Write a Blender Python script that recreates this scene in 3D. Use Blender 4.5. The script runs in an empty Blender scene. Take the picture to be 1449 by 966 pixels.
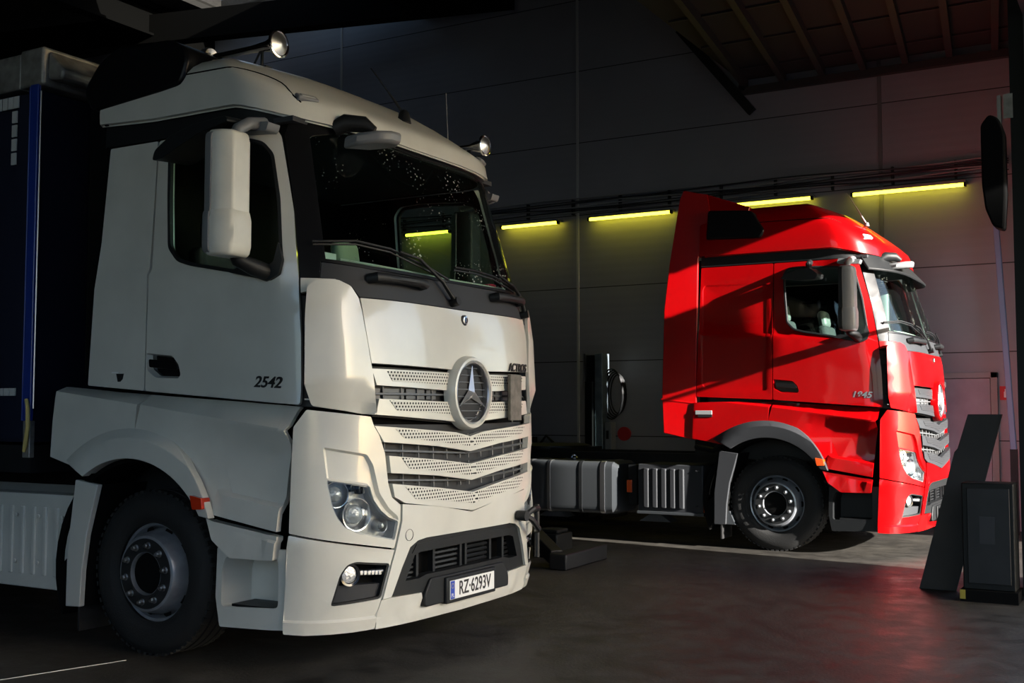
import bpy, bmesh, math, random
import numpy as np
from mathutils import Vector, Matrix
from mathutils.geometry import delaunay_2d_cdt
random.seed(4)
R = math.radians
SC = bpy.context.scene
COL = SC.collection

# ------------------------------------------------------------------ materials
def _new(name):
    m = bpy.data.materials.new(name); m.use_nodes = True
    nt = m.node_tree; b = nt.nodes['Principled BSDF']
    return m, nt, b
def mat(name, col, rough=.5, metal=0., coat=0., emis=None, es=0., var=0., vscale=8., bump=0., bscale=60., spec=.5):
    m, nt, b = _new(name)
    b.inputs['Base Color'].default_value = (*col, 1)
    b.inputs['Roughness'].default_value = rough
    b.inputs['Metallic'].default_value = metal
    b.inputs['Coat Weight'].default_value = coat
    b.inputs['Coat Roughness'].default_value = .06
    b.inputs['Specular IOR Level'].default_value = spec
    if emis:
        b.inputs['Emission Color'].default_value = (*emis, 1); b.inputs['Emission Strength'].default_value = es
    if var or bump:
        tc = nt.nodes.new('ShaderNodeTexCoord')
    if var:
        n = nt.nodes.new('ShaderNodeTexNoise'); n.inputs['Scale'].default_value = vscale; n.inputs['Detail'].default_value = 6
        nt.links.new(tc.outputs['Object'], n.inputs['Vector'])
        r = nt.nodes.new('ShaderNodeValToRGB')
        r.color_ramp.elements[0].position = .35; r.color_ramp.elements[1].position = .65
        r.color_ramp.elements[0].color = (*[c*(1-var) for c in col], 1); r.color_ramp.elements[1].color = (*[min(1, c*(1+var*.4)) for c in col], 1)
        nt.links.new(n.outputs['Fac'], r.inputs['Fac']); nt.links.new(r.outputs['Color'], b.inputs['Base Color'])
    if bump:
        n2 = nt.nodes.new('ShaderNodeTexNoise'); n2.inputs['Scale'].default_value = bscale; n2.inputs['Detail'].default_value = 3
        nt.links.new(tc.outputs['Object'], n2.inputs['Vector'])
        bp = nt.nodes.new('ShaderNodeBump'); bp.inputs['Strength'].default_value = bump; bp.inputs['Distance'].default_value = .01
        nt.links.new(n2.outputs['Fac'], bp.inputs['Height']); nt.links.new(bp.outputs['Normal'], b.inputs['Normal'])
    return m
def glass(name, tint=(.75, .85, .8), rough=0.):
    m = bpy.data.materials.new(name); m.use_nodes = True; nt = m.node_tree
    nt.nodes.remove(nt.nodes['Principled BSDF']); out = nt.nodes['Material Output']
    t = nt.nodes.new('ShaderNodeBsdfTransparent'); t.inputs['Color'].default_value = (*tint, 1)
    g = nt.nodes.new('ShaderNodeBsdfGlossy'); g.inputs['Roughness'].default_value = rough
    lw = nt.nodes.new('ShaderNodeLayerWeight'); lw.inputs['Blend'].default_value = .5
    pw = nt.nodes.new('ShaderNodeMath'); pw.operation = 'POWER'; pw.inputs[1].default_value = 4.; nt.links.new(lw.outputs['Facing'], pw.inputs[0])
    f = nt.nodes.new('ShaderNodeMath'); f.operation = 'MULTIPLY_ADD'; f.inputs[1].default_value = .55; f.inputs[2].default_value = .028; nt.links.new(pw.outputs[0], f.inputs[0])
    mx = nt.nodes.new('ShaderNodeMixShader')
    nt.links.new(f.outputs[0], mx.inputs['Fac']); nt.links.new(t.outputs[0], mx.inputs[1]); nt.links.new(g.outputs[0], mx.inputs[2])
    nt.links.new(mx.outputs[0], out.inputs['Surface'])
    return m
def windscreen_glass():
    # tinted pane with small insect / dirt specks
    m = glass('windscreen_glass', (.80, .90, .86)); nt = m.node_tree; out = nt.nodes['Material Output']
    last = [n for n in nt.nodes if n.type == 'MIX_SHADER'][0]
    tc = nt.nodes.new('ShaderNodeTexCoord')
    v = nt.nodes.new('ShaderNodeTexVoronoi'); v.inputs['Scale'].default_value = 34
    nz = nt.nodes.new('ShaderNodeTexNoise'); nz.inputs['Scale'].default_value = 2.2
    nt.links.new(tc.outputs['Object'], v.inputs['Vector']); nt.links.new(tc.outputs['Object'], nz.inputs['Vector'])
    a = nt.nodes.new('ShaderNodeMath'); a.operation = 'LESS_THAN'
    th = nt.nodes.new('ShaderNodeMapRange'); th.inputs['From Min'].default_value = .46; th.inputs['From Max'].default_value = .66
    th.inputs['To Min'].default_value = .0; th.inputs['To Max'].default_value = .23
    nt.links.new(nz.outputs['Fac'], th.inputs['Value'])
    nt.links.new(v.outputs['Distance'], a.inputs[0]); nt.links.new(th.outputs[0], a.inputs[1])
    d = nt.nodes.new('ShaderNodeBsdfDiffuse'); d.inputs['Color'].default_value = (.6, .62, .55, 1)
    sc = nt.nodes.new('ShaderNodeMath'); sc.operation = 'MULTIPLY'; sc.inputs[1].default_value = .55
    nt.links.new(a.outputs[0], sc.inputs[0])
    mx = nt.nodes.new('ShaderNodeMixShader')
    nt.links.new(sc.outputs[0], mx.inputs['Fac']); nt.links.new(last.outputs[0], mx.inputs[1]); nt.links.new(d.outputs[0], mx.inputs[2])
    nt.links.new(mx.outputs[0], out.inputs['Surface'])
    return m
def perforated(name, col, dark=(.008, .008, .008)):
    m, nt, b = _new(name)
    b.inputs['Roughness'].default_value = .45; b.inputs['Specular IOR Level'].default_value = .25
    uv = nt.nodes.new('ShaderNodeUVMap'); sp = nt.nodes.new('ShaderNodeSeparateXYZ'); nt.links.new(uv.outputs[0], sp.inputs[0])
    def mth(op, a, c=None):
        n = nt.nodes.new('ShaderNodeMath'); n.operation = op
        if hasattr(a, 'node'): nt.links.new(a, n.inputs[0])
        else: n.inputs[0].default_value = a
        if c is not None:
            if hasattr(c, 'node'): nt.links.new(c, n.inputs[1])
            else: n.inputs[1].default_value = c
        return n.outputs[0]
    PU, PV = .026, .020
    row = mth('FLOOR', mth('DIVIDE', sp.outputs['Y'], PV))
    sh = mth('MULTIPLY', mth('PINGPONG', row, 1.), .5)
    fx = mth('SUBTRACT', mth('FRACT', mth('ADD', mth('DIVIDE', sp.outputs['X'], PU), sh)), .5)
    fy = mth('SUBTRACT', mth('FRACT', mth('DIVIDE', sp.outputs['Y'], PV)), .5)
    r2 = mth('ADD', mth('POWER', mth('ABSOLUTE', mth('MULTIPLY', fx, 1.15)), 2.), mth('POWER', mth('ABSOLUTE', fy), 2.))
    hole = mth('LESS_THAN', r2, .10)
    mx = nt.nodes.new('ShaderNodeMix'); mx.data_type = 'RGBA'
    nt.links.new(hole, mx.inputs[0]); mx.inputs[6].default_value = (*col, 1); mx.inputs[7].default_value = (*dark, 1)
    nt.links.new(mx.outputs[2], b.inputs['Base Color'])
    return m

WHITE = (.66, .65, .585)
M = {
 'white': mat('white_paint', WHITE, .30, coat=.6, var=.08, vscale=2.5),
 'red': mat('red_paint', (.33, .001, .002), .30, coat=.45, spec=.12),
 'black': mat('black_plastic', (.010, .011, .012), .48, bump=.15, bscale=300, spec=.3),
 'pillar': mat('pillar_black', (.006, .006, .007), .35, spec=.25),
 'black_gloss': mat('black_gloss', (.006, .006, .007), .12, coat=.5),
 'void': mat('black_matte', (.004, .004, .004), .9, spec=.1),
 'grey': mat('grey_plastic', (.034, .036, .040), .5, bump=.1, bscale=250, spec=.22),
 'midgrey': mat('mid_grey_plastic', (.16, .165, .17), .45),
 'cream': mat('cream_plastic', (.60, .59, .52), .4, var=.08, vscale=6),
 'lightgrey': mat('light_grey_plastic', (.30, .31, .31), .45),
 'reflect': mat('reflector_metal', (.55, .56, .57), .25, .45, bump=.8, bscale=45),
 'housing': mat('lamp_housing_silver', (.42, .43, .44), .3, .25, bump=.6, bscale=30),
 'star': mat('star_metal', (.85, .86, .88), .28, .85),
 'chrome': mat('chrome', (.8, .8, .82), .12, 1.),
 'dullchrome': mat('brushed_metal', (.55, .56, .58), .32, 1.),
 'alu': mat('painted_aluminium', (.10, .11, .12), .38, .6),
 'rubber': mat('tyre_rubber', (.010, .010, .010), .75, bump=.3, bscale=120),
 'rim': mat('wheel_silver', (.34, .36, .39), .35, .55, var=.2, vscale=12),
 'rimdark': mat('wheel_hub_dark', (.02, .021, .022), .5, .3),
 'glass': glass('clear_glass', (.80, .90, .85)),
 'lens': glass('lamp_lens', (.93, .95, .95)),
 'wglass': windscreen_glass(),
 'orange': mat('orange_lens', (.75, .09, .01), .2, coat=.6),
 'redlens': mat('red_orange_lens', (.55, .035, .008), .2, coat=.6),
 'seat': mat('seat_fabric', (.035, .037, .042), .9),
 'headrest': mat('headrest_cover', (.42, .50, .38), .85),
 'blue_post': mat('blue_paint', (.014, .04, .26), .3, coat=.5),
 'curtain': mat('blue_curtain', (.003, .006, .022), .55, bump=.3, bscale=6),
 'galv': mat('galvanised_steel', (.34, .33, .30), .5, .55, var=.35, vscale=9),
 'tape': mat('reflective_tape', (.55, .56, .54), .35),
 'strap': mat('yellow_strap', (.62, .48, .16), .6),
 'steel_dark': mat('dark_steel', (.014, .015, .017), .5, .3, var=.3, vscale=5),
 'steelblue': mat('lift_steel', (.26, .32, .36), .4, .6, var=.2, vscale=8),
 'perfw': perforated('white_perforated', WHITE),
 'perfr': perforated('grey_perforated', (.04, .042, .046)),
 'mesh': mat('grille_mesh', (.012, .012, .013), .6),
 'bar': mat('grille_bars', (.10, .105, .11), .45),
 'fluor': mat('yellow_fluorescent_tube', (.8, .8, .3), .4, emis=(1., .86, .05), es=7.5),
 'fixture': mat('lamp_fixture_grey', (.25, .25, .23), .5),
 'plate': mat('plate_white', (.78, .78, .76), .4),
 'platebl': mat('plate_blue', (.02, .06, .40), .4),
 'ink': mat('black_ink', (.01, .01, .01), .5),
 'blue_hose': mat('blue_hose', (.02, .07, .35), .4),
 'signred': mat('sign_red', (.55, .02, .02), .5),
 'paper': mat('paper_white', (.70, .73, .74), .7),
 'papergreen': mat('sticker_green', (.06, .30, .20), .6),
 'paperblue': mat('paper_blue', (.10, .22, .75), .5),
 'redcloth': mat('red_plastic', (.6, .01, .05), .4),
 'rust': mat('brown_grey_metal', (.17, .155, .13), .55, .3, var=.3, vscale=20),
 'board': mat('dark_board', (.018, .014, .013), .6, var=.3, vscale=4),
 'cabinet': mat('cabinet_black', (.006, .007, .007), .55, spec=.25),
 'yellow': mat('yellow_black_edge', (.35, .27, .03), .6),
 'blocker': mat('blocker_blue_grey', (.34, .42, .54), .8, var=.2, vscale=.5),  # for the added outside blockers, bluish to cool the light they return
}

def floor_material():
    m, nt, b = _new('worn_concrete'); b.inputs['Specular IOR Level'].default_value = .22
    tc = nt.nodes.new('ShaderNodeTexCoord')
    def noise(s, d=8, r=.6):
        n = nt.nodes.new('ShaderNodeTexNoise'); n.inputs['Scale'].default_value = s; n.inputs['Detail'].default_value = d; n.inputs['Roughness'].default_value = r
        nt.links.new(tc.outputs['Object'], n.inputs['Vector']); return n
    a, c, e = noise(.7), noise(5.), noise(45, 3)
    r = nt.nodes.new('ShaderNodeValToRGB')
    r.color_ramp.elements[0].position = .3; r.color_ramp.elements[0].color = (.016, .015, .014, 1)
    r.color_ramp.elements[1].position = .72; r.color_ramp.elements[1].color = (.088, .080, .068, 1)
    mx = nt.nodes.new('ShaderNodeMix'); mx.data_type = 'FLOAT'; mx.inputs[0].default_value = .45
    nt.links.new(a.outputs['Fac'], mx.inputs[2]); nt.links.new(c.outputs['Fac'], mx.inputs[3])
    nt.links.new(mx.outputs[0], r.inputs['Fac']); nt.links.new(r.outputs['Color'], b.inputs['Base Color'])
    r2 = nt.nodes.new('ShaderNodeMapRange'); r2.inputs['From Min'].default_value = .3; r2.inputs['From Max'].default_value = .7
    r2.inputs['To Min'].default_value = .34; r2.inputs['To Max'].default_value = .62
    nt.links.new(c.outputs['Fac'], r2.inputs['Value']); nt.links.new(r2.outputs[0], b.inputs['Roughness'])
    bp = nt.nodes.new('ShaderNodeBump'); bp.inputs['Strength'].default_value = .25; bp.inputs['Distance'].default_value = .01
    nt.links.new(e.outputs['Fac'], bp.inputs['Height']); nt.links.new(bp.outputs['Normal'], b.inputs['Normal'])
    return m
def wall_material():
    m, nt, b = _new('ribbed_sandwich_panel')
    b.inputs['Roughness'].default_value = .42
    tc = nt.nodes.new('ShaderNodeTexCoord'); sp = nt.nodes.new('ShaderNodeSeparateXYZ'); nt.links.new(tc.outputs['Object'], sp.inputs[0])
    def mth(op, a, c):
        n = nt.nodes.new('ShaderNodeMath'); n.operation = op
        if hasattr(a, 'node'): nt.links.new(a, n.inputs[0])
        else: n.inputs[0].default_value = a
        if hasattr(c, 'node'): nt.links.new(c, n.inputs[1])
        else: n.inputs[1].default_value = c
        return n.outputs[0]
    rib = mth('PINGPONG', mth('DIVIDE', sp.outputs['Z'], .06), 1.)
    seam = mth('LESS_THAN', mth('FRACT', mth('DIVIDE', mth('ADD', sp.outputs['Z'], .005), 1.107), 0.), .012)
    h = mth('SUBTRACT', mth('MULTIPLY', rib, .35), mth('MULTIPLY', seam, 2.))
    bp = nt.nodes.new('ShaderNodeBump'); bp.inputs['Strength'].default_value = .55; bp.inputs['Distance'].default_value = .006
    nt.links.new(h, bp.inputs['Height']); nt.links.new(bp.outputs['Normal'], b.inputs['Normal'])
    n = nt.nodes.new('ShaderNodeTexNoise'); n.inputs['Scale'].default_value = .8; n.inputs['Detail'].default_value = 6
    nt.links.new(tc.outputs['Object'], n.inputs['Vector'])
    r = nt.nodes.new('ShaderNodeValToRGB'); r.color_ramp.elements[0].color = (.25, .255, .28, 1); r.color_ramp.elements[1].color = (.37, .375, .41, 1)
    nt.links.new(n.outputs['Fac'], r.inputs['Fac'])
    mx = nt.nodes.new('ShaderNodeMix'); mx.data_type = 'RGBA'; nt.links.new(seam, mx.inputs[0])
    nt.links.new(r.outputs['Color'], mx.inputs[6]); mx.inputs[7].default_value = (.03, .03, .03, 1)
    nt.links.new(mx.outputs[2], b.inputs['Base Color'])
    return m
M['floor'] = floor_material(); M['wall'] = wall_material()
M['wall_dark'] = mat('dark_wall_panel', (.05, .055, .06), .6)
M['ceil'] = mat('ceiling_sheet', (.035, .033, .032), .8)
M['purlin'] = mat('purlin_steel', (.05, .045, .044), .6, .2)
M['doorpaint'] = mat('door_paint', (.34, .33, .38), .35, var=.15, vscale=3)
M['skylight_dim'] = glass('dirty_skylight_sheet', (.52, .52, .50), .3); M['fill_pane'] = glass('added_window_pane', (.88, .92, .95), .3)  # second sheet glazes the unseen window added for side light

# ------------------------------------------------------------------ mesh helpers
def link(o, parent=None):
    COL.objects.link(o)
    if parent is not None: o.parent = parent
    return o
def mk(name, verts, faces, mats, parent=None, smooth=35, bevel=0., seg=2, uvs=None, fm=None, recalc=True):
    me = bpy.data.meshes.new(name); me.from_pydata([tuple(v) for v in verts], [], faces)
    if not isinstance(mats, (list, tuple)): mats = [mats]
    for m in mats: me.materials.append(m)
    if fm: me.polygons.foreach_set('material_index', fm)
    if uvs is not None:
        l = me.uv_layers.new(name='UVMap')
        li = np.zeros(len(me.loops), dtype=np.int32); me.loops.foreach_get('vertex_index', li)
        l.data.foreach_set('uv', np.array(uvs, dtype=np.float32)[li].ravel())
    if recalc:
        bm = bmesh.new(); bm.from_mesh(me); bmesh.ops.recalc_face_normals(bm, faces=bm.faces[:]); bm.to_mesh(me); bm.free()
    me.polygons.foreach_set('use_smooth', [smooth > 0]*len(me.polygons))
    if smooth > 0: me.set_sharp_from_angle(angle=R(smooth))
    o = bpy.data.objects.new(name, me); link(o, parent)
    if bevel:
        b = o.modifiers.new('bevel', 'BEVEL'); b.width = bevel; b.segments = seg; b.limit_method = 'ANGLE'; b.angle_limit = R(42); b.use_clamp_overlap = True
        o.modifiers.new('wn', 'WEIGHTED_NORMAL').keep_sharp = True
    return o
def empty(name, loc, rz=0):
    o = bpy.data.objects.new(name, None); o.location = loc; o.rotation_euler.z = rz; o.empty_display_size = .2
    return link(o)
def tag(o, label=None, cat=None, group=None, kind=None):
    if label: o['label'] = label
    if cat: o['category'] = cat
    if group: o['group'] = group
    if kind: o['kind'] = kind
    return o
class MB:
    """collects shapes into one mesh"""
    def __init__(s): s.v = []; s.f = []; s.m = []; s.cur = 0; s.T = None
    def add(s, vs, fs):
        n = len(s.v)
        if s.T: vs = [s.T(Vector(v)) for v in vs]
        s.v += [tuple(v) for v in vs]; s.f += [tuple(i+n for i in f) for f in fs]; s.m += [s.cur]*len(fs)
        return s
    def box(s, a, b, mtx=None):
        (x0, y0, z0), (x1, y1, z1) = a, b
        vs = [Vector(p) for p in [(x0,y0,z0),(x1,y0,z0),(x1,y1,z0),(x0,y1,z0),(x0,y0,z1),(x1,y0,z1),(x1,y1,z1),(x0,y1,z1)]]
        if mtx: vs = [mtx @ v for v in vs]
        return s.add(vs, [(3,2,1,0),(4,5,6,7),(0,1,5,4),(1,2,6,5),(2,3,7,6),(3,0,4,7)])
    def tube(s, pts, r, n=10, cap=True):
        pts = [Vector(p) for p in pts]; rr = r if isinstance(r, (list, tuple)) else [r]*len(pts)
        vs = []; prev = None
        for i, p in enumerate(pts):
            t = (pts[min(i+1, len(pts)-1)] - pts[max(i-1, 0)]).normalized()
            if prev is None: u = t.orthogonal().normalized()
            else: u = (prev - t*prev.dot(t)).normalized()
            prev = u; w = t.cross(u)
            for k in range(n):
                a = 2*math.pi*k/n; vs.append(p + (u*math.cos(a)+w*math.sin(a))*rr[i])
        fs = []
        for i in range(len(pts)-1):
            for k in range(n):
                fs.append((i*n+k, i*n+(k+1) % n, (i+1)*n+(k+1) % n, (i+1)*n+k))
        if cap: fs += [tuple(range(n))[::-1], tuple(range((len(pts)-1)*n, len(pts)*n))]
        return s.add(vs, fs)
    def lathe(s, prof, origin, axis='y', n=48, closed=False):
        # prof: (r, h) along axis
        vs = []; o = Vector(origin)
        for r, h in prof:
            for k in range(n):
                a = 2*math.pi*k/n; c, d = r*math.cos(a), r*math.sin(a)
                vs.append(o + (Vector((c, h, d)) if axis == 'y' else Vector((h, c, d)) if axis == 'x' else Vector((c, d, h))))
        fs = []
        m = len(prof)
        for i in range(m-1 + (1 if closed else 0)):
            j = (i+1) % m
            for k in range(n): fs.append((i*n+k, i*n+(k+1) % n, j*n+(k+1) % n, j*n+k))
        if not closed: fs += [tuple(range(n)), tuple(range((m-1)*n, m*n))]
        return s.add(vs, fs)
    def prism(s, poly, f0, f1):
        """poly 2D, f0/f1 map (a,b)->3D for the two caps"""
        n = len(poly)
        vs = [f0(*p) for p in poly] + [f1(*p) for p in poly]
        fs = [tuple(range(n)), tuple(range(n, 2*n))[::-1]] + [(i, (i+1) % n, (i+1) % n + n, i+n) for i in range(n)]
        return s.add(vs, fs)
    def build(s, name, mats, parent=None, smooth=35, bevel=0., seg=2):
        return mk(name, s.v, s.f, mats, parent, smooth, bevel, seg, fm=s.m)
def text_mesh(name, body, size, mtx, m, parent, depth=.003, sx=1., bold=0., shear=0.):
    cu = bpy.data.curves.new(name, 'FONT'); cu.body = body; cu.size = size; cu.extrude = depth; cu.offset = bold
    cu.align_x = 'CENTER'; cu.align_y = 'CENTER'; cu.shear = shear
    t = bpy.data.objects.new(name, cu); COL.objects.link(t)
    bpy.context.view_layer.update()
    me = bpy.data.meshes.new_from_object(t.evaluated_get(bpy.context.evaluated_depsgraph_get()))
    bpy.data.objects.remove(t); me.name = name
    me.transform(mtx @ Matrix.Diagonal((sx, 1, 1, 1))); me.materials.clear(); me.materials.append(m)
    return link(bpy.data.objects.new(name, me), parent)

# ------------------------------------------------------------------ cab body surface: (q, z) -> point
ZK = [0., .25, .4, .9, 1.6, 2., 2.15, 2.35, 3.1, 3.3]; XF = [1.46, 1.49, 1.545, 1.565, 1.545, 1.52, 1.49, 1.44, 1.20, 1.14]
HZ = [0, 1.5, 1.62, 2.4, 3.1, 3.3]; HV = [1.25, 1.25, 1.235, 1.23, 1.20, 1.19]
_cc = {}
def contour(z):
    k = round(z*500)
    if k in _cc: return _cc[k]
    xf = np.interp(z, ZK, XF); hw = np.interp(z, HZ, HV); x0 = xf-.5
    a = np.linspace(0, 1, 90)*np.pi/2
    y = -hw*np.clip(np.cos(a), 0, 1)**.5; x = x0+(xf-x0)*np.sin(a)**(2/2.2); y[-1] = 0
    s = np.concatenate([[0], np.cumsum(np.hypot(np.diff(x), np.diff(y)))])+x0
    _cc[k] = (x0, hw, x, y, s); return _cc[k]
def Lc(z): return contour(z)[4][-1]
def S0(q, z):
    x0, hw, x, y, s = contour(z)
    if q <= x0: return np.array([q, -hw, z])
    q = min(q, s[-1]); return np.array([np.interp(q, s, x), np.interp(q, s, y), z])
def nrm(q, z):
    q = min(q, Lc(z)-.004)
    n = np.cross(S0(q+.004, z)-S0(q-.004, z), S0(q, z+.01)-S0(q, z-.01)); return n/np.linalg.norm(n)
KS = 1.0
def TT(p): return Vector((p[0]*KS if p[0] > 0 else p[0], p[1], p[2] if KS == 1. or p[2] < 1.5 else 1.5+(p[2]-1.5)*.94))
def S(q, z, o=0.):
    p = S0(q, z)
    if o:
        n = nrm(q, z)
        if q >= Lc(z)-1e-4: n = n*np.array([1, 0, 1])
        p = p+n*o
    return p
def q_of_y(y, z):
    x0, hw, cx, cy, s = contour(z); return float(np.interp(y, cy, s))

def inpoly(p, poly):
    x, y = p; c = False; n = len(poly); j = n-1
    for i in range(n):
        xi, yi = poly[i]; xj, yj = poly[j]
        if (yi > y) != (yj > y) and x < (xj-xi)*(y-yi)/(yj-yi)+xi: c = not c
        j = i
    return c
def dseg(p, a, b):
    ax, ay = a; bx, by = b; px, py = p; dx, dy = bx-ax, by-ay; l = dx*dx+dy*dy
    t = 0 if l == 0 else max(0, min(1, ((px-ax)*dx+(py-ay)*dy)/l))
    return math.hypot(px-ax-dx*t, py-ay-dy*t)
def dpoly(p, poly): return min(dseg(p, poly[i], poly[(i+1) % len(poly)]) for i in range(len(poly)))
def densify(poly, L=.06, closed=True):
    out = []; n = len(poly)
    for i in range(n if closed else n-1):
        a, b = poly[i], poly[(i+1) % n]
        ca, cb = a[0] > 5, b[0] > 5
        if ca and cb:
            k = max(1, int(abs(a[1]-b[1])/.06)+1)
            for j in range(k):
                z = a[1]+(b[1]-a[1])*j/k; out.append((Lc(z), z))
            continue
        A = (Lc(a[1]), a[1]) if ca else a; B = (Lc(b[1]), b[1]) if cb else b
        l = math.hypot(A[0]-B[0], A[1]-B[1])
        LL = L if max(A[0], B[0]) > .9 else .3
        k = max(1, int(l/LL)+1)
        for j in range(k): out.append((A[0]+(B[0]-A[0])*j/k, A[1]+(B[1]-A[1])*j/k))
    if not closed:
        b = poly[-1]; out.append((Lc(b[1]), b[1]) if b[0] > 5 else b)
    return out
def rnd(poly, r=.03, k=3):
    """round the corners of a polygon"""
    out = []; n = len(poly)
    for i in range(n):
        p = Vector(poly[i]); a = Vector(poly[i-1]); b = Vector(poly[(i+1) % n])
        if p.x > 5 or a.x > 5 or b.x > 5: out.append(tuple(p)); continue
        la, lb = (a-p).length, (b-p).length; rr = min(r, la*.45, lb*.45)
        A = p+(a-p).normalized()*rr; B = p+(b-p).normalized()*rr
        for j in range(k+1):
            t = j/k; out.append(tuple(A*(1-t)**2+p*2*t*(1-t)+B*t*t))
    return out
def shrink(poly, d):
    """offset polygon inwards by d"""
    n = len(poly); area = sum(poly[i][0]*poly[(i+1) % n][1]-poly[(i+1) % n][0]*poly[i][1] for i in range(n))
    sg = 1 if area > 0 else -1; out = []
    for i in range(n):
        a, p, b = Vector(poly[i-1]), Vector(poly[i]), Vector(poly[(i+1) % n])
        e1 = (p-a).normalized(); e2 = (b-p).normalized()
        n1 = Vector((-e1.y, e1.x)); n2 = Vector((-e2.y, e2.x)); m = (n1+n2)
        if m.length < 1e-6: m = n1
        m.normalize(); c = max(.4, m.dot(n1)); out.append(tuple(p+m*(d*sg/c)))
    return out
def panel(name, poly, m, parent, off=0., thick=.03, side='near', holes=(), insets=(), creases=(), bevel=.006, back=None, grid=.07):
    P = densify(poly); Hs = [densify(h) for h in holes]
    cons = [P]+Hs; lines = []
    ins = []
    for ip, dep in insets:
        ip = [(Lc(z) if q > 5 else q, z) for q, z in ip] ; ins.append((ip, dep)); D = densify(ip)
        cons.append(D); cons.append(densify(shrink(ip, .012)))
    for c in creases: lines.append(densify(c, closed=False))
    vs = []; es = []; cen = set()
    def ring(D, closed=True):
        n0 = len(vs); vs.extend(D)
        m_ = len(D)
        for i in range(m_ if closed else m_-1): es.append((n0+i, n0+(i+1) % m_))
    for D in cons: ring(D)
    for D in lines: ring(D, False)
    allseg = [(vs[a], vs[b]) for a, b in es]
    q0, q1 = min(p[0] for p in P), max(p[0] for p in P); z0, z1 = min(p[1] for p in P), max(p[1] for p in P)
    qs = []; q = q0+.05
    while q < q1:
        qs.append(q); q += grid if q > .85 else .22
    zn = max(1, int((z1-z0)/.13))
    for q in qs:
        for j in range(1, zn+1):
            p = (q, z0+(z1-z0)*(j-.5)/zn)
            if inpoly(p, P) and not any(inpoly(p, h) for h in Hs) and min(dseg(p, a, b) for a, b in allseg) > .018: vs.append(p)
    r = delaunay_2d_cdt([Vector(v) for v in vs], es, [], 0, 1e-5)
    V, Fc = r[0], r[2]
    tri = []
    for f in Fc:
        c = sum((V[i] for i in f), Vector((0, 0)))/len(f)
        if inpoly(c, P) and not any(inpoly(c, h) for h in Hs): tri.append(tuple(f))
    used = sorted({i for f in tri for i in f}); mp = {o: n for n, o in enumerate(used)}
    V = [tuple(V[i]) for i in used]; tri = [tuple(mp[i] for i in f) for f in tri]
    def offs(p):
        o = off(*p) if callable(off) else off
        for ip, dep in ins:
            if inpoly(p, ip): o += dep*min(1, dpoly(p, ip)/.0115)
        return o
    top = []; bot = []
    for p in V:
        o = offs(p); top.append(S(p[0], p[1], o if abs(o) > 1e-6 else 1e-6)); bot.append(S(p[0], p[1], o-thick))
    iscen = [abs(S0(*p)[1]) < 1e-4 for p in V]
    n = len(V); verts = top+bot; uvs = [(p[0], p[1]) for p in V]*2
    for i in range(n):
        if iscen[i]: verts[i][1] = 0; verts[n+i][1] = 0
    ec = {}
    for f in tri:
        for i in range(len(f)):
            e = (f[i], f[(i+1) % len(f)]); k = tuple(sorted(e)); ec.setdefault(k, []).append(e)
    faces = list(tri)+[tuple(i+n for i in f[::-1]) for f in tri]; fm = [0]*len(tri)+[1 if back else 0]*len(tri)
    for k, l in ec.items():
        if len(l) == 1:
            a, b = l[0]
            if side == 'center' and iscen[a] and iscen[b]: continue
            faces.append((b, a, a+n, b+n)); fm.append(0)
    verts = [TT(v) for v in verts]
    mats = [m]+([back] if back else [])
    if side == 'center':
        N = len(verts); verts = verts+[Vector((v[0], -v[1], v[2])) for v in verts]; uvs = uvs+[(2*2.54-u, w) for u, w in uvs]
        faces = faces+[tuple(i+N for i in f[::-1]) for f in faces]; fm = fm+fm
        key = {}; rm = []; nv = []; nu = []
        for i, v in enumerate(verts):
            k = (round(v[0], 5), 0., round(v[2], 5)) if abs(v[1]) < 1e-5 else None
            if k is not None and k in key: rm.append(key[k]); continue
            if k is not None: key[k] = len(nv)
            rm.append(len(nv)); nv.append(v); nu.append(uvs[i])
        faces = [tuple(rm[i] for i in f) for f in faces]
        return mk(name, nv, faces, mats, parent, 38, bevel, uvs=nu, fm=fm)
    o = mk(name, verts, faces, mats, parent, 38, bevel, uvs=uvs, fm=fm)
    if side == 'both':
        o2 = mk(name, [Vector((v[0], -v[1], v[2])) for v in verts], [f[::-1] for f in faces], mats, parent, 38, bevel, uvs=uvs, fm=fm)
        return o, o2
    return o
def both(fn, sides=(-1, 1)):
    return [fn(s) for s in sides]

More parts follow.
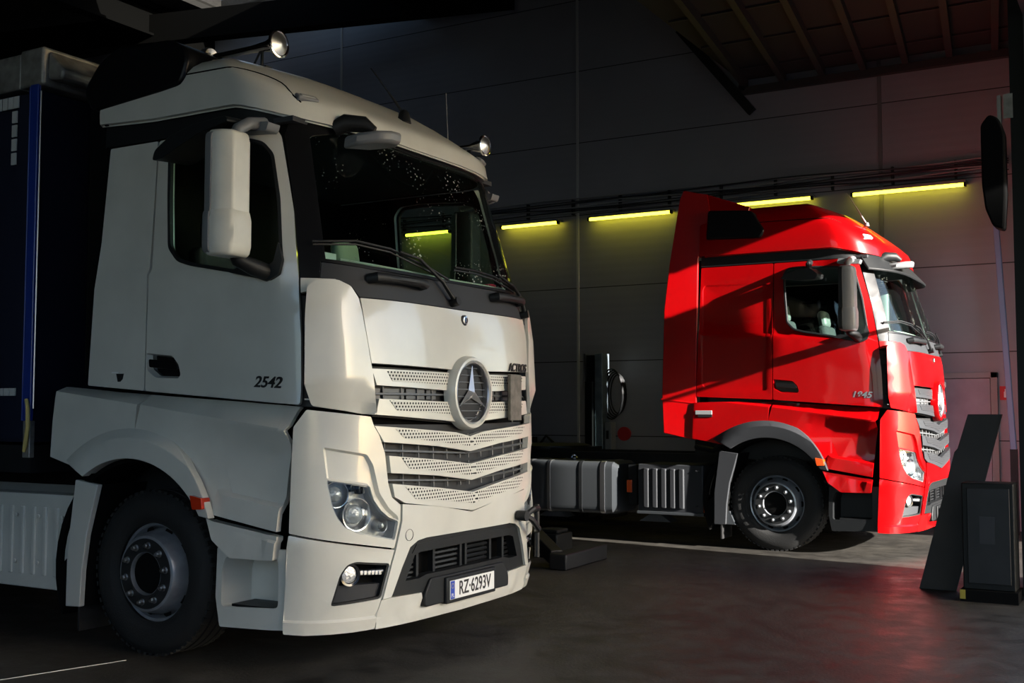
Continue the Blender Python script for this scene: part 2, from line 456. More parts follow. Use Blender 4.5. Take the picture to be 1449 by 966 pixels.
# ------------------------------------------------------------------ wheel
def make_wheel(parent, x, y, s, name='wheel', steer=True):
    """s=-1: outer face towards -y"""
    w = MB()
    Y = lambda v: y - s*0 + v*s       # v = outward distance from the wheel centre plane
    W = .155
    prof = [(.300, -W+.03), (.33, -W), (.40, -W-.012), (.455, -W+.002), (.487, -W+.025), (.50, -W+.05)]
    for g in (-.07, 0, .07): prof += [(.503, g-.010), (.488, g-.009), (.488, g+.009), (.503, g+.010)]
    prof += [(.50, W-.05), (.487, W-.025), (.455, W-.002), (.44, W+.006), (.40, W+.012), (.35, W+.006), (.33, W), (.300, W-.03)]
    w.lathe([(r, h*s) for r, h in prof], (x, y, .5), 'y', 72, closed=True)
    # tread blocks / shoulder grooves
    for k in range(60):
        a = 2*math.pi*k/60
        mt = Matrix.Translation((x, y, .5)) @ Matrix.Rotation(a, 4, 'Y')
        w.box((-.014, -.135, .488), (.014, -.10, .503), mt); w.box((-.014, .10, .488), (.014, .135, .503), mt)
    o = w.build('tyre' if name is None else name, M['rubber'], parent, 40)
    r = MB()
    if steer:
        prof = [(.285, -.12), (.30, -.118), (.298, .085), (.303, .100), (.296, .106), (.283, .100), (.276, .075), (.268, .03), (.262, .04), (.250, .115), (.238, .165), (.228, .182), (.215, .187), (.128, .187), (.124, .17), (.122, .06)]
    else:
        prof = [(.285, -.12), (.30, -.118), (.298, .10), (.303, .115), (.296, .12), (.28, .11), (.27, .05), (.25, -.05), (.22, -.08), (.14, -.085), (.13, -.03), (.06, -.02)]
    r.lathe([(a, h*s) for a, h in prof], (x, y, .5), 'y', 64)
    rim = r.build('rim', M['rim'], o)
    if steer:
        # vent holes in the dish (dark recessed ovals)
        v = MB()
        for k in range(10):
            a = 2*math.pi*(k+.5)/10
            mt = Matrix.Translation((x, y, .5)) @ Matrix.Rotation(a, 4, 'Y') @ Matrix.Translation((0, s*.078, .2575)) @ Matrix.Rotation(s*R(-80), 4, 'X')
            ring = [mt @ Vector((.030*math.cos(t), .024*math.sin(t), 0)) for t in [2*math.pi*i/16 for i in range(16)]]
            ring2 = [mt @ Vector((.030*math.cos(t), .024*math.sin(t), .004)) for t in [2*math.pi*i/16 for i in range(16)]]
            v.add(ring+ring2, [tuple(range(16)), tuple(range(16, 32))]+[(i, (i+1) % 16, (i+1) % 16+16, i+16) for i in range(16)])
        v.build('vent_hole', M['void'], rim)
        c = MB(); c.lathe([(.212, .1865*s), (.212, .1885*s), (.132, .1885*s), (.130, .1865*s)], (x, y, .5), 'y', 48, True); c.build('hub_face', M['rimdark'], rim)
        c = MB(); c.lathe([(.126, .05*s), (.126, .15*s), (.118, .165*s), (.095, .17*s), (.05, .172*s), (.001, .172*s)], (x, y, .5), 'y', 40); c.build('hub_cap', M['void'], rim)
        for k in range(10):
            a = 2*math.pi*(k+.3)/10; nx, nz = x+.172*math.cos(a), .5+.172*math.sin(a)
            b = MB()
            b.lathe([(.021, .187*s), (.021, .193*s), (.0165, .194*s)], (nx, y, nz), 'y', 18)
            b.lathe([(.0165, .193*s), (.0165, .212*s), (.012, .216*s)], (nx, y, nz), 'y', 6)
            b.lathe([(.009, .21*s), (.009, .226*s)], (nx, y, nz), 'y', 10)
            b.build('wheel_nut', M['dullchrome'], rim, 30)
    return o

# ------------------------------------------------------------------ roof
def roof_grid(kind, lift=0.):
    """rows from the lower lip to the spine; near half then mirrored"""
    XR = -.46 if kind == 'white' else -.80
    zb = 3.2
    L = Lc(zb); qs = list(np.linspace(XR, .6, 12))+list(np.linspace(.68, L, 34))
    sy = [.97, 1., 1.003, 1.0, .997, .985, .955, .90, .80, .60, .32, 0.]
    fx = [.05, -.012, .000, .012, .045, .13, .24, .36, .48, .64, .84, .95]
    zs = [3.29, 3.29, 3.34, 3.42, 3.49, 3.54, 3.585, 3.63, 3.68, 3.715, 3.735, 3.745]
    zf = [3.185, 3.18, 3.215, 3.27, 3.315, 3.375, 3.45, 3.53, 3.605, 3.675, 3.725, 3.745]
    if kind == 'red':
        zs = [3.29, 3.29, 3.34, 3.44, 3.55, 3.63, 3.70, 3.77, 3.85, 3.90, 3.93, 3.94]
        zf = [3.20, 3.20, 3.24, 3.31, 3.39, 3.47, 3.56, 3.65, 3.74, 3.82, 3.88, 3.90]
    rows = []
    for j in range(len(sy)):
        row = []
        for q in qs:
            B = S(q, zb, .035); n = nrm(min(q, L-.005), zb); w = max(0., n[0]/math.hypot(n[0], n[1]))
            t = max(0, min(1, (B[0]-XR)/(1.2-XR)))
            g = t**1.3
            x = B[0]-fx[j]*g
            y = B[1]*sy[j]
            ww = w**1.5*(3-2*w**.5) if w < 1 else 1; ww = max(0, min(1, w*1.05))
            # z of lip dips toward the front corner
            z = zs[j]*(1-ww)+zf[j]*ww + (.05*max(0, -B[0]) if kind == 'white' and j < 4 else 0)
            if q >= L-1e-3: y = 0
            row.append(TT((x, y, z+lift)))
        rows.append(row)
    return rows, qs
def make_roof(kind, mpaint, root):
    rows, qs = roof_grid(kind)
    nq = len(qs); verts = []; faces = []
    for row in rows:
        verts += row + [Vector((v.x, -v.y, v.z)) for v in row[-2::-1]]
    W = 2*nq-1
    for j in range(len(rows)-1):
        for i in range(W-1): faces.append((j*W+i, j*W+i+1, (j+1)*W+i+1, (j+1)*W+i))
    # inner skin (dropped copy) and a rear closing wall
    n = len(verts); back = [Vector((v.x-.012, v.y*.975, v.z-.045*min(1., (i//W)/4))) for i, v in enumerate(verts)]
    verts2 = verts+back; f2 = faces+[tuple(i+n for i in f[::-1]) for f in faces]
    for i in range(W-1): f2.append((i+1, i, i+n, i+1+n))
    rear = [j*W for j in range(len(rows))]+[j*W+W-1 for j in range(len(rows)-2, -1, -1)]
    for a, b in zip(rear, rear[1:]): f2.append((a, b, b+n, a+n))
    bm = bmesh.new(); me = bpy.data.meshes.new('roof_fairing'); me.from_pydata([tuple(v) for v in verts2], [], f2)
    bm.from_mesh(me); bmesh.ops.remove_doubles(bm, verts=bm.verts[:], dist=1e-4); bmesh.ops.recalc_face_normals(bm, faces=bm.faces[:]); bm.to_mesh(me); bm.free()
    me.materials.append(mpaint); me.polygons.foreach_set('use_smooth', [True]*len(me.polygons)); me.set_sharp_from_angle(angle=R(50))
    o = link(bpy.data.objects.new('roof_fairing', me), root)
    # rear bulkhead of the roof
    b = MB(); rw = [verts[j*W] for j in range(len(rows))]; poly = [(v.y, v.z) for v in rw]+[(-v.y, v.z) for v in rw[-2::-1]]
    poly = [(y*.985, z-.01) for y, z in poly]
    x = rows[0][0].x+.02
    b.prism(poly, lambda a, c: Vector((x, a, c)), lambda a, c: Vector((x+.03, a, c))); b.build('roof_back_wall', M['void'], root)
    return rows

# ------------------------------------------------------------------ truck
def make_truck(kind, loc, label):
    global KS
    KS = 1.0 if kind == 'white' else .935
    white = kind == 'white'
    paint = M['white'] if white else M['red']
    root = empty('truck', loc); tag(root, label, 'truck')
    def bld(mb, name, mats, parent=root, smooth=35, bevel=0., seg=2):
        mb.v = [tuple(TT(v)) for v in mb.v]; return mb.build(name, mats, parent, smooth, bevel, seg)
    C = 9
    # --- inner dark backing behind front and flanks (seams read black)
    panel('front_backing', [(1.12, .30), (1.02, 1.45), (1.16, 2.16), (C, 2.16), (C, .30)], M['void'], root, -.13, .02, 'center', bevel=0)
    # --- hood and upper face
    panel('hood', [(1.535, 2.128), (1.90, 2.126), (C, 2.122), (C, 1.742), (2.33, 1.742), (1.617, 1.757)], paint, root, .012, .04, 'center', bevel=.008, insets=[])
    cp = panel('corner_panel', rnd([(1.236, 2.165), (1.27, 2.200), (1.382, 2.208), (1.455, 2.178), (1.508, 2.120), (1.537, 2.046), (1.582, 1.871), (1.622, 1.695), (1.660, 1.462), (1.552, 1.476), (1.287, 1.510), (1.252, 1.617)], .015),
          paint, root, lambda q, z: .045+.04*max(0, min(1, (1.55-q)/.3))-.025*max(0, min(1, (q-1.45)/.15))+(.0 if z > 1.63 else -.05*(1.63-z)/.13*(1 if q < 1.64 else 0)), .022, 'both', creases=[[(1.27, 1.63), (1.62, 1.63)]])
    panel('corner_cap', [(1.185, 2.235), (1.38, 2.232), (1.47, 2.19), (1.525, 2.125), (1.48, 2.09), (1.37, 2.17), (1.255, 2.165), (1.192, 2.15)], paint, root, .006, .03, 'both')
    for s in (-1, 1):     # air vanes behind the corner panel
        for z in (1.55, 1.66, 1.77, 1.88, 1.99, 2.10):
            v = MB()
            pts = [S(q, z, o) for k_ in (0, 1) for q, o in zip((1.25, 1.32, 1.39, 1.46), ((-.05,)*4, (.045, .035, .022, .004))[k_])]
            vs = [Vector((p[0], p[1]*-s, z+d)) for d in (-.004, .004) for p in pts]
            v.add(vs, [(0,1,5,4),(1,2,6,5),(2,3,7,6),(8,12,13,9),(9,13,14,10),(10,14,15,11),(0,4,12,8),(3,11,15,7),(0,8,9,1),(1,9,10,2),(2,10,11,3),(4,5,13,12),(5,6,14,13),(6,7,15,14)])
            bld(v, 'air_vane', M['lightgrey'] if white else M['grey'])
    panel('vane_channel', [(1.16, 1.52), (1.16, 2.15), (1.50, 2.1), (1.56, 1.50)], M['grey'], root, -.055, .02, 'both', bevel=0)
    # --- cowl under the windscreen
    panel('windscreen_cowl', [(1.292, 2.238), (1.40, 2.225), (1.485, 2.19), (1.535, 2.136), (1.90, 2.134), (C, 2.130), (C, 2.300), (1.84, 2.300), (1.60, 2.309), (1.293, 2.330)], M['grey'], root, .002, .03, 'center', bevel=.004)
    # --- windscreen, header and pillars
    ws = [(1.300, 2.335), (1.60, 2.313), (1.84, 2.304), (C, 2.304), (C, 3.155), (1.9, 3.165), (1.45, 3.19), (1.128, 3.10)]
    panel('windscreen', ws, M['wglass'], root, -.004, .006, 'center', bevel=0)
    panel('windscreen_surround', [(1.185, 2.235), (1.290, 2.236), (1.290, 2.334), (1.60, 2.31), (C, 2.301), (C, 2.32), (1.62, 2.33), (1.318, 2.352), (1.150, 3.09), (1.165, 3.105), (1.45, 3.175), (1.9, 3.155), (C, 3.145), (C, 3.175), (1.45, 3.20), (1.03, 3.23), (1.0, 3.10), (1.112, 2.64)], M['pillar'], root, -.002, .02, 'center', bevel=.003)
    panel('roof_band', [(-.46 if white else -.80, 3.17), (1.0, 3.17), (C, 3.14), (C, 3.19), (1.45, 3.225), (1.0, 3.33), (-.46 if white else -.80, 3.36)], M['black'], root, -.015, .03, 'center', bevel=0)
    # --- doors and rear side panel
    win = rnd([(.128, 3.030), (.140, 2.785), (.165, 2.472), (.246, 2.385), (.357, 2.352), (.697, 2.290), (1.002, 2.222), (1.070, 2.259), (1.078, 2.336), (1.022, 2.708), (.953, 2.979), (.882, 3.055), (.793, 3.080), (.371, 3.105), (.187, 3.095)], .03)
    pocket = rnd([(.005, 1.845), (.243, 1.820), (.295, 1.765), (.315, 1.70), (.302, 1.672), (.091, 1.678), (.012, 1.728), (-.005+.012, 1.77)], .012) if white else None
    def dooroff(q, z):
        zl = 2.315-.085*q; f = max(0, min(1, (.78-q)/.15))
        return .006-(.026*max(0, min(1, (z-zl)/.045)))*f-.004*(1-f)
    seamx = .003
    dpoly_ = rnd([(seamx+.006+.014, 3.160), (.925, 3.160), (.985, 3.085), (1.035, 2.90), (1.108, 2.631), (1.172, 2.24), (1.205, 1.9), (1.217, 1.520), (seamx+.006, 1.606)], .02)
    doors = panel('door', dpoly_, paint, root, dooroff, .035, 'both', holes=[win], creases=[[(.012, 2.314), (.40, 2.281), (.80, 2.247)], [(.012, 2.358), (.20, 2.343)]], back=M['void'], bevel=.007,
                  insets=[(rnd([(.012, 1.838), (.235, 1.815), (.288, 1.76), (.306, 1.70), (.29, 1.68), (.095, 1.686), (.02, 1.733)], .015), -.045)])
    for d, s in zip(doors, (-1, 1)):
        h = MB(); T_ = lambda v, s=s: Vector((v.x, v.y*-s, v.z)); h.T = T_
        h.prism(rnd([(.02, 1.830), (.235, 1.808), (.282, 1.757), (.298, 1.702), (.28, 1.688), (.098, 1.692), (.026, 1.735)], .015), lambda a, c: Vector((a, -1.198, c)), lambda a, c: Vector((a, -1.193, c)))
        h.prism(rnd([(.035, 1.80), (.255, 1.782), (.285, 1.745), (.275, 1.728), (.04, 1.75)], .012), lambda a, c: Vector((a, -1.243, c)), lambda a, c: Vector((a, -1.215, c)))
        bld(h, 'door_handle', M['black_gloss'], d, bevel=.005)
        # window pane and rubber seal
        seal = [(q, z) for q, z in win]
        p = panel('side_window', shrink(win, .001), M['glass'], d, -.018, .005, 'near', bevel=0)
        rs = panel('window_seal', win, M['black'], d, .003, .03, 'near', holes=[shrink(win, .022)], bevel=.004)
        if s == 1:
            for o in (p, rs):
                me = o.data; me.transform(Matrix.Scale(-1, 4, (0, 1, 0))); me.flip_normals()
    # mirror foot at the lower front corner of the window
    panel('mirror_foot', rnd([(.70, 2.288), (1.0, 2.224), (1.066, 2.256), (1.082, 2.34), (1.05, 2.44), (1.03, 2.33), (.98, 2.30), (.78, 2.318)], .012), M['black'], root, .03, .05, 'both')
    rb = -.436 if white else -.82
    rt = [(rb+.02, 3.160), (seamx+.008, 3.160), (seamx-.004, 1.607), (rb-.07 if white else rb-.03, 1.645)]
    panel('rear_side_panel', rnd(rt, .012), paint, root, lambda q, z: .006-.026*max(0, min(1, (z-2.315+.085*q)/.045)), .03, 'both', bevel=.007, creases=[[(rb+.0, 2.315-.085*rb), (0, 2.315)], [(rb+.0, 2.36-.085*rb), (0, 2.36)]], back=M['void'],
          insets=([] if white else [(rnd([(-.78, 2.96), (-.05, 2.94), (-.05, 1.70), (-.78, 1.74)], .05), -.008)]))
    panel('door_pillar', [(-.07, 1.6), (.08, 1.6), (.08, 3.16), (-.07, 3.16)], M['void'], root, -.04, .02, 'both', bevel=0)
    # --- cab rear wall, floor, roof lining, dashboard, seats
    b = MB(); b.box((rb-.02, -1.16, 1.3), (rb+.02, 1.16, 3.25)); bld(b, 'cab_back_wall', M['void'])
    b = MB(); b.box((rb, -1.17, 1.42), (1.1, 1.17, 1.46)); bld(b, 'cab_floor', M['void'])
    b = MB(); b.box((rb+.03, -1.12, 3.17), (1.05, 1.12, 3.2)); bld(b, 'roof_lining', M['seat'])
    if not white:
        b = MB(); b.box((rb+.03, -1.1, 1.46), (-.25, 1.1, 2.1)); bld(b, 'bunk', M['seat'], bevel=.05)
    d = MB(); d.prism([(.78, 1.75), (.80, 2.22), (.95, 2.30), (1.28, 2.27), (1.30, 1.8)], lambda a, c: Vector((a, -1.0, c)), lambda a, c: Vector((a, 1.0, c)))
    dash = bld(d, 'dashboard', M['black'], bevel=.02)
    dl = MB(); dl.tube([S(q, z, -.05) for q, z in ((1.42, 2.372), (1.65, 2.362), (1.95, 2.352), (2.2, 2.345), (2.42, 2.342))], .009, 6); dl.tube([Vector((p[0], -p[1], p[2])) for p in (S(2.42, 2.342, -.05), S(2.2, 2.345, -.05), S(1.9, 2.350, -.05), S(1.6, 2.36, -.05))], .009, 6); bld(dl, 'dashboard_edge', M['cream'], dash)
    def seat(y, cover, dx=0):
        s = MB(); s.box((.05+dx, y-.25, 1.78), (.55+dx, y+.25, 1.93)); s.box((.10+dx, y-.12, 1.46), (.45+dx, y+.12, 1.78))
        se = bld(s, 'seat', M['seat'], bevel=.04, seg=3)
        k = MB(); mt = Matrix.Translation((.06+dx, y, 1.9)) @ Matrix.Rotation(R(-10), 4, 'Y')
        k.box((-.07, -.24, 0), (.07, .24, .66), mt); bld(k, 'seat_backrest', M['seat'], se, bevel=.05, seg=3)
        k = MB(); k.box((-.05, -.13, .64), (.06, .13, .86), mt); bld(k, 'headrest', cover, se, bevel=.05, seg=3)
    seat(-.58, M['seat'] if white else M['midgrey']); seat(.58, M['headrest'] if white else M['midgrey'], .16)
    st = MB(); c = Vector((.62, .58, 2.24)); mt = Matrix.Translation(c) @ Matrix.Rotation(R(-50), 4, 'Y')
    ring = [mt @ Vector((.22*math.cos(2*math.pi*i/28), .22*math.sin(2*math.pi*i/28), 0)) for i in range(29)]
    st.tube(ring, .016, 8, False); st.tube([mt @ Vector((-.2, 0, 0)), mt @ Vector((.2, 0, 0))], .02, 8); st.tube([mt @ Vector((0, -.2, 0)), mt @ Vector((0, .2, 0))], .02, 8)
    st.tube([c, c+Vector((.2, 0, -.25))], .035, 10); bld(st, 'steering_wheel', M['black'])
    # --- grille
    panel('upper_grille_mesh', [(1.60, 1.745), (C, 1.735), (C, 1.40), (2.38, 1.412), (1.68, 1.455)], M['mesh'], root, -.05, .01, 'center', bevel=0)
    panel('lower_grille_mesh', [(1.645, 1.41), (C, 1.40), (C, .90), (1.80, .99), (1.74, 1.12)], M['mesh'], root, -.055, .01, 'center', bevel=0)
    g = MB()
    for s in (-1, 1):
        for (za, zb) in ((1.62, 1.55), (1.32, 1.21), (1.15, 1.04)):
            for k in range(7):
                y = -.95+k*.15
                if y > -.05: continue
                zo = .0
                pts = [S(q_of_y(y, z), z, -.035) for z in (za+.02, (za+zb)/2, zb-.02)]
                g.tube([Vector((p[0], p[1]*-s, p[2])) for p in pts], .006, 5)
            zc = (za+zb)/2
            pts = [S(q_of_y(y, zc), zc-(.0 if za > 1.5 else .045*(1+y/.95)), -.03) for y in np.linspace(-.97, 0, 9)]
            g.tube([Vector((p[0], p[1]*-s, p[2])) for p in pts], .008, 5)
            if za > 1.5:
                for y0_, y1_ in ((-.97, -.82), (-.80, -.62), (-.60, -.42), (-.40, -.30)):
                    a_, b_ = S(q_of_y(y0_, zc), zc, -.04), S(q_of_y(y1_, zc), zc, -.04)
                    g.add([Vector((a_[0], a_[1]*-s, zc-.03)), Vector((b_[0], b_[1]*-s, zc-.03)), Vector((b_[0], b_[1]*-s, zc+.03)), Vector((a_[0], a_[1]*-s, zc+.03))], [(0, 1, 2, 3)])
    bld(g, 'grille_grid', M['bar'])
    sm = paint if white else M['grey']; pm = M['perfw'] if white else M['perfr']
    def slat(poly, perf, off=.0):
        o = panel('grille_slat', poly, sm, root, off, .045, 'center', bevel=.006, insets=[])
        panel('perforated_strip', perf, pm, o, off+.003, .004, 'center', bevel=0)
    slat([(1.624, 1.727), (2.324, 1.722), (C, 1.72), (C, 1.600), (2.322, 1.611), (1.663, 1.633)], [(1.735, 1.715), (2.311, 1.711), (C, 1.71), (C, 1.645), (2.31, 1.647), (1.779, 1.658)])
    slat([(1.686, 1.555), (2.342, 1.540), (C, 1.53), (C, 1.40), (2.383, 1.421), (1.672, 1.464)], [(1.765, 1.546), (2.294, 1.531), (C, 1.525), (C, 1.455), (2.358, 1.466), (1.827, 1.489)])
    slat([(1.649, 1.400), (2.395, 1.352), (C, 1.325), (C, 1.230), (2.2, 1.272), (1.717, 1.307)], [(1.801, 1.382), (2.3, 1.347), (C, 1.318), (C, 1.262), (2.2, 1.300), (1.874, 1.327)], .015)
    slat([(1.750, 1.228), (2.2, 1.190), (C, 1.152), (C, 1.050), (2.2, 1.095), (1.765, 1.130)], [(1.846, 1.215), (2.2, 1.182), (C, 1.145), (C, 1.078), (2.2, 1.122), (1.912, 1.150)], .02)
    slat([(1.772, 1.068), (1.959, 1.047), (2.2, 1.022), (C, .975), (C, .862), (1.874, .953), (1.79, .992)], [(1.875, 1.046), (2.2, 1.012), (C, .967), (C, .905), (2.2, .95), (1.959, .972)], .025)
    for s in (-1, 1):     # frame uprights beside the upper grille
        pass
    # star ring
    zc = 1.600; xc = 1.552
    r = MB(); r.lathe([(.190, -.03), (.196, .035), (.206, .048), (.222, .045), (.232, .02), (.236, -.03)], (xc, 0, zc), 'x', 64, True); ring = bld(r, 'emblem_ring', paint)
    r = MB(); r.lathe([(.178, .0), (.181, .034), (.188, .042), (.195, .034), (.196, .0)], (xc, 0, zc), 'x', 64, True); bld(r, 'chrome_ring', M['dullchrome'], ring)
    r = MB(); r.lathe([(.19, -.06), (.19, -.005), (.12, .01), (.001, .014)], (xc, 0, zc), 'x', 48); bld(r, 'emblem_back', M['mesh'], ring)
    r = MB()
    for k in range(8):
        t = -.16+k*.045
        w_ = math.sqrt(max(0, .18**2-t*t))
        r.tube([(xc+.012, -w_, zc+t), (xc+.018, 0, zc+t), (xc+.012, w_, zc+t)], .004, 5)
    bld(r, 'emblem_lattice', M['bar'], ring)
    r = MB()
    for k in range(3):
        a = math.pi/2+k*2*math.pi/3
        tip = Vector((xc+.030, .178*math.cos(a), zc+.178*math.sin(a)))
        c0 = Vector((xc+.050, 0, zc)); cb = Vector((xc+.012, 0, zc))
        wv = Vector((0, -math.sin(a), math.cos(a)))
        b1 = Vector((xc+.022, .034*math.cos(a+math.pi/3), zc+.034*math.sin(a+math.pi/3))); b2 = Vector((xc+.022, .034*math.cos(a-math.pi/3), zc+.034*math.sin(a-math.pi/3)))
        r.add([tip, c0, b1, b2, cb], [(0, 2, 1), (0, 1, 3), (0, 4, 2), (0, 3, 4)])
    bld(r, 'three_pointed_star', M['star'], ring, smooth=0)
    p = S(C, 2.062, .016); r = MB(); r.lathe([(.034, -.01), (.034, .004), (.028, .008), (.001, .008)], (p[0], 0, 2.062), 'x', 28); bl = bld(r, 'hood_badge', M['ink'])
    r = MB(); r.lathe([(.026, .0), (.026, .010), (.020, .011), (.020, .0)], (p[0], 0, 2.062), 'x', 28, True); r.tube([(p[0]+.009, 0, 2.052), (p[0]+.009, 0, 2.085)], .004, 6); bld(r, 'badge_ring', M['chrome'], bl)
    # model lettering on the hood
    yy = .67; pz = 1.778; q = q_of_y(-yy, pz); P0 = TT(S(q, pz, .016)); n = nrm(q, pz); ang = math.atan2(-n[1], n[0])
    mt = Matrix.Translation((P0.x, -P0.y, pz)) @ Matrix.Rotation(ang, 4, 'Z') @ Matrix.Rotation(R(90), 4, 'Z') @ Matrix.Rotation(R(90), 4, 'X')
    text_mesh('hood_lettering', 'ACTROS', .078, mt, M['ink'] if white else M['dullchrome'], root, .004, 1., .001, .2)
    if white:
        # small grey cover plate fixed to the right of the star
        r = MB(); r.box((-.012, -.085, -.155), (.012, .085, .155), Matrix.Translation((1.572, .56, 1.575)) @ Matrix.Rotation(R(4), 4, 'Z')); bld(r, 'cover_plate', M['rust'], bevel=.005)
    # --- lower corner fairing with headlight opening
    hl = rnd([(1.372, 1.100), (1.624, 1.062), (1.650, .985), (1.700, .922), (1.765, .875), (1.834, .851), (1.805, .745), (1.561, .797), (1.476, .836), (1.432, .892), (1.402, .961)], .012)
    panel('headlight_fairing', rnd([(1.186, 1.395), (1.258, 1.492), (1.628, 1.452), (1.643, 1.410), (1.688, 1.342), (1.728, 1.24), (1.752, 1.072), (1.782, .990), (1.850, .944), (1.850, .856), (1.802, .700), (1.168, .808), (1.180, 1.255)], .008),
          paint, root, .01, .04, 'both', holes=[hl], insets=[(rnd([(1.350, 1.285), (1.605, 1.240), (1.645, 1.18), (1.69, 1.02), (1.76, .93), (1.83, .88), (1.834, .853), (1.765, .876), (1.700, .923), (1.648, .99), (1.623, 1.064), (1.374, 1.103)], .015), -.028)], creases=[[(1.19, 1.385), (1.27, 1.36), (1.64, 1.30)]])
    for s in (-1, 1):
        h = MB()
        def F(q, z, o, s=s): p = S(q, z, o); return Vector((p[0], p[1]*-s, p[2]))
        pan = panel('headlight', hl, M['lens'], root, -.003, .006, 'near', bevel=0)
        if s == 1: pan.data.transform(Matrix.Scale(-1, 4, (0, 1, 0))); pan.data.flip_normals()
        hs = panel('headlight_housing', hl, M['housing'], pan, -.075, .01, 'near', bevel=0, back=None)
        wallp = panel('headlight_rim', hl, M['housing'], pan, -.006, .075, 'near', holes=[shrink(hl, .006)], bevel=0)
        if s == 1:
            for o in (hs, wallp): o.data.transform(Matrix.Scale(-1, 4, (0, 1, 0))); o.data.flip_normals()
        for (q, z, rr, mm) in ((1.555, .905, .088, 'chrome'), (1.425, 1.02, .070, 'chrome'), (1.735, .83, .036, 'dullchrome')):
            P_ = F(q, z, -.055); nn = nrm(q, z); ang = math.atan2(nn[1]*-s, nn[0])
            rot = Matrix.Translation(P_) @ Matrix.Rotation(ang*.75, 4, 'Z')
            L_ = MB(); L_.T = lambda v, rot=rot: rot @ v
            L_.lathe([(rr*.35, -.055), (rr*.7, -.035), (rr*.92, .0), (rr, .035), (rr*1.06, .036), (rr*1.0, -.02), (rr*.5, -.06)], (0, 0, 0), 'x', 32, True)
            ref = bld(L_, 'reflector', M[mm], pan)
            L_ = MB(); L_.T = lambda v, rot=rot: rot @ v
            L_.lathe([(rr*.62, .0), (rr*.55, .02), (rr*.3, .036), (.001, .04)], (0, 0, 0), 'x', 24)
            bld(L_, 'lamp_bulb_lens', M['reflect'], pan)
        x_ = MB(); 
        for (q, z) in ((1.53, 1.06), (1.585, 1.045)):
            P_ = F(q, z, -.05); x_.box((-.02, -.018, -.028), (.02, .018, .028), Matrix.Translation(P_))
        bld(x_, 'indicator_lamp', M['black_gloss'], pan, bevel=.006)
    # --- bumper corner with fog lamp pocket
    fog = rnd([(1.448, .578), (1.488, .632), (1.54, .646), (1.770, .617), (1.705, .425), (1.395, .408)], .02)
    def bumpoff(q, z): return .012+(0 if z > .335 else .016*min(1, (.335-z)/.01))+.012*max(0, 1-abs(z-.735)/.05)
    panel('bumper_corner', rnd([(1.166, .797), (1.802, .690), (1.772, .612), (1.705, .420), (1.662, .322), (1.650, .262), (1.245, .256), (1.136, .26), (1.138, .323)], .006),
          paint, root, bumpoff, .04, 'both', holes=[fog], creases=[[(1.14, .335), (1.66, .335)], [(1.14, .325), (1.658, .325)], [(1.18, .735), (1.77, .66)]])
    for s in (-1, 1):
        flip = lambda o, s=s: (o.data.transform(Matrix.Scale(-1, 4, (0, 1, 0))), o.data.flip_normals()) if s == 1 else None
        pk = panel('fog_lamp_pocket', fog, M['black'], root, .004, .09, 'near', holes=[shrink(fog, .012)], bevel=.003); flip(pk)
        o = panel('pocket_back', shrink(fog, .008), M['void'], pk, -.085, .01, 'near', bevel=0); flip(o)
        o = panel('pocket_panel', [(1.408, .418), (1.695, .433), (1.725, .505), (1.44, .515)], M['grey'], pk, -.02, .05, 'near', bevel=.006); flip(o)
        def F(q, z, o, s=s): p = S(q, z, o); return Vector((p[0], p[1]*-s, p[2]))
        nn = nrm(1.51, .575); ang = math.atan2(nn[1]*-s, nn[0]); rot = Matrix.Translation(F(1.508, .572, -.02)) @ Matrix.Rotation(ang*.8, 4, 'Z')
        L_ = MB(); L_.T = lambda v, rot=rot: rot @ v
        L_.lathe([(.038, -.05), (.046, -.02), (.05, .02), (.062, .022), (.064, -.02), (.06, -.05)], (0, 0, 0), 'x', 28, True); fl = bld(L_, 'fog_lamp', M['black_gloss'], pk)
        L_ = MB(); L_.T = lambda v, rot=rot: rot @ v
        L_.lathe([(.047, -.01), (.046, .008), (.02, .014), (.001, .015)], (0, 0, 0), 'x', 28); bld(L_, 'fog_lens', M['reflect'], fl)
        dr = MB()
        for k in range(6):
            q = 1.585+k*.026; dr.box((-.008, -.011, -.013), (.010, .011, .013), Matrix.Translation(F(q, .577-.002*k, -.02)) @ Matrix.Rotation(ang*.5, 4, 'Z'))
        dr.tube([F(1.575, .577, -.028), F(1.66, .575, -.028), F(1.75, .57, -.028)], .016, 8); bld(dr, 'daytime_lamp', M['dullchrome'], pk, bevel=.003)
    # --- centre bumper
    panel('bumper_upper', [(1.857, .947), (2.2, .913), (C, .852), (C, .738), (2.08, .738), (1.995, .728), (1.925, .695), (1.857, .584), (1.776, .425), (1.712, .420), (1.778, .612), (1.808, .692), (1.857, .856)],
          paint, root, .02, .04, 'center', bevel=.006)
    panel('bumper_lower', [(1.776, .420), (1.708, .414), (1.668, .322), (1.657, .256), (C, .245), (C, .325), (2.068, .355), (2.046, .415)], paint, root, lambda q, z: .012+(0 if z > .315 else .014), .05, 'center', bevel=.006, creases=[[(1.667, .318), (2.1, .312), (C, .30)]])
    for s in (-1, 1):
        P_ = S(1.916, .767, .0205); nn = nrm(1.916, .767); r = MB()
        rot = Matrix.Translation((P_[0], P_[1]*-s, P_[2])) @ Matrix.Rotation(math.atan2(nn[1]*-s, nn[0]), 4, 'Z'); r.T = lambda v, rot=rot: rot @ v
        r.lathe([(.034, -.01), (.034, .0015), (.0315, .0015), (.0315, -.01)], (0, 0, 0), 'x', 28, True); bld(r, 'tow_eye_cover', M['grey'])
    # air intake: frame, shelf, louvres
    iv = [(1.780, .427), (1.862, .584), (1.930, .690), (2.000, .722), (2.08, .733), (C, .733), (C, .33), (2.068, .360), (2.046, .417)]
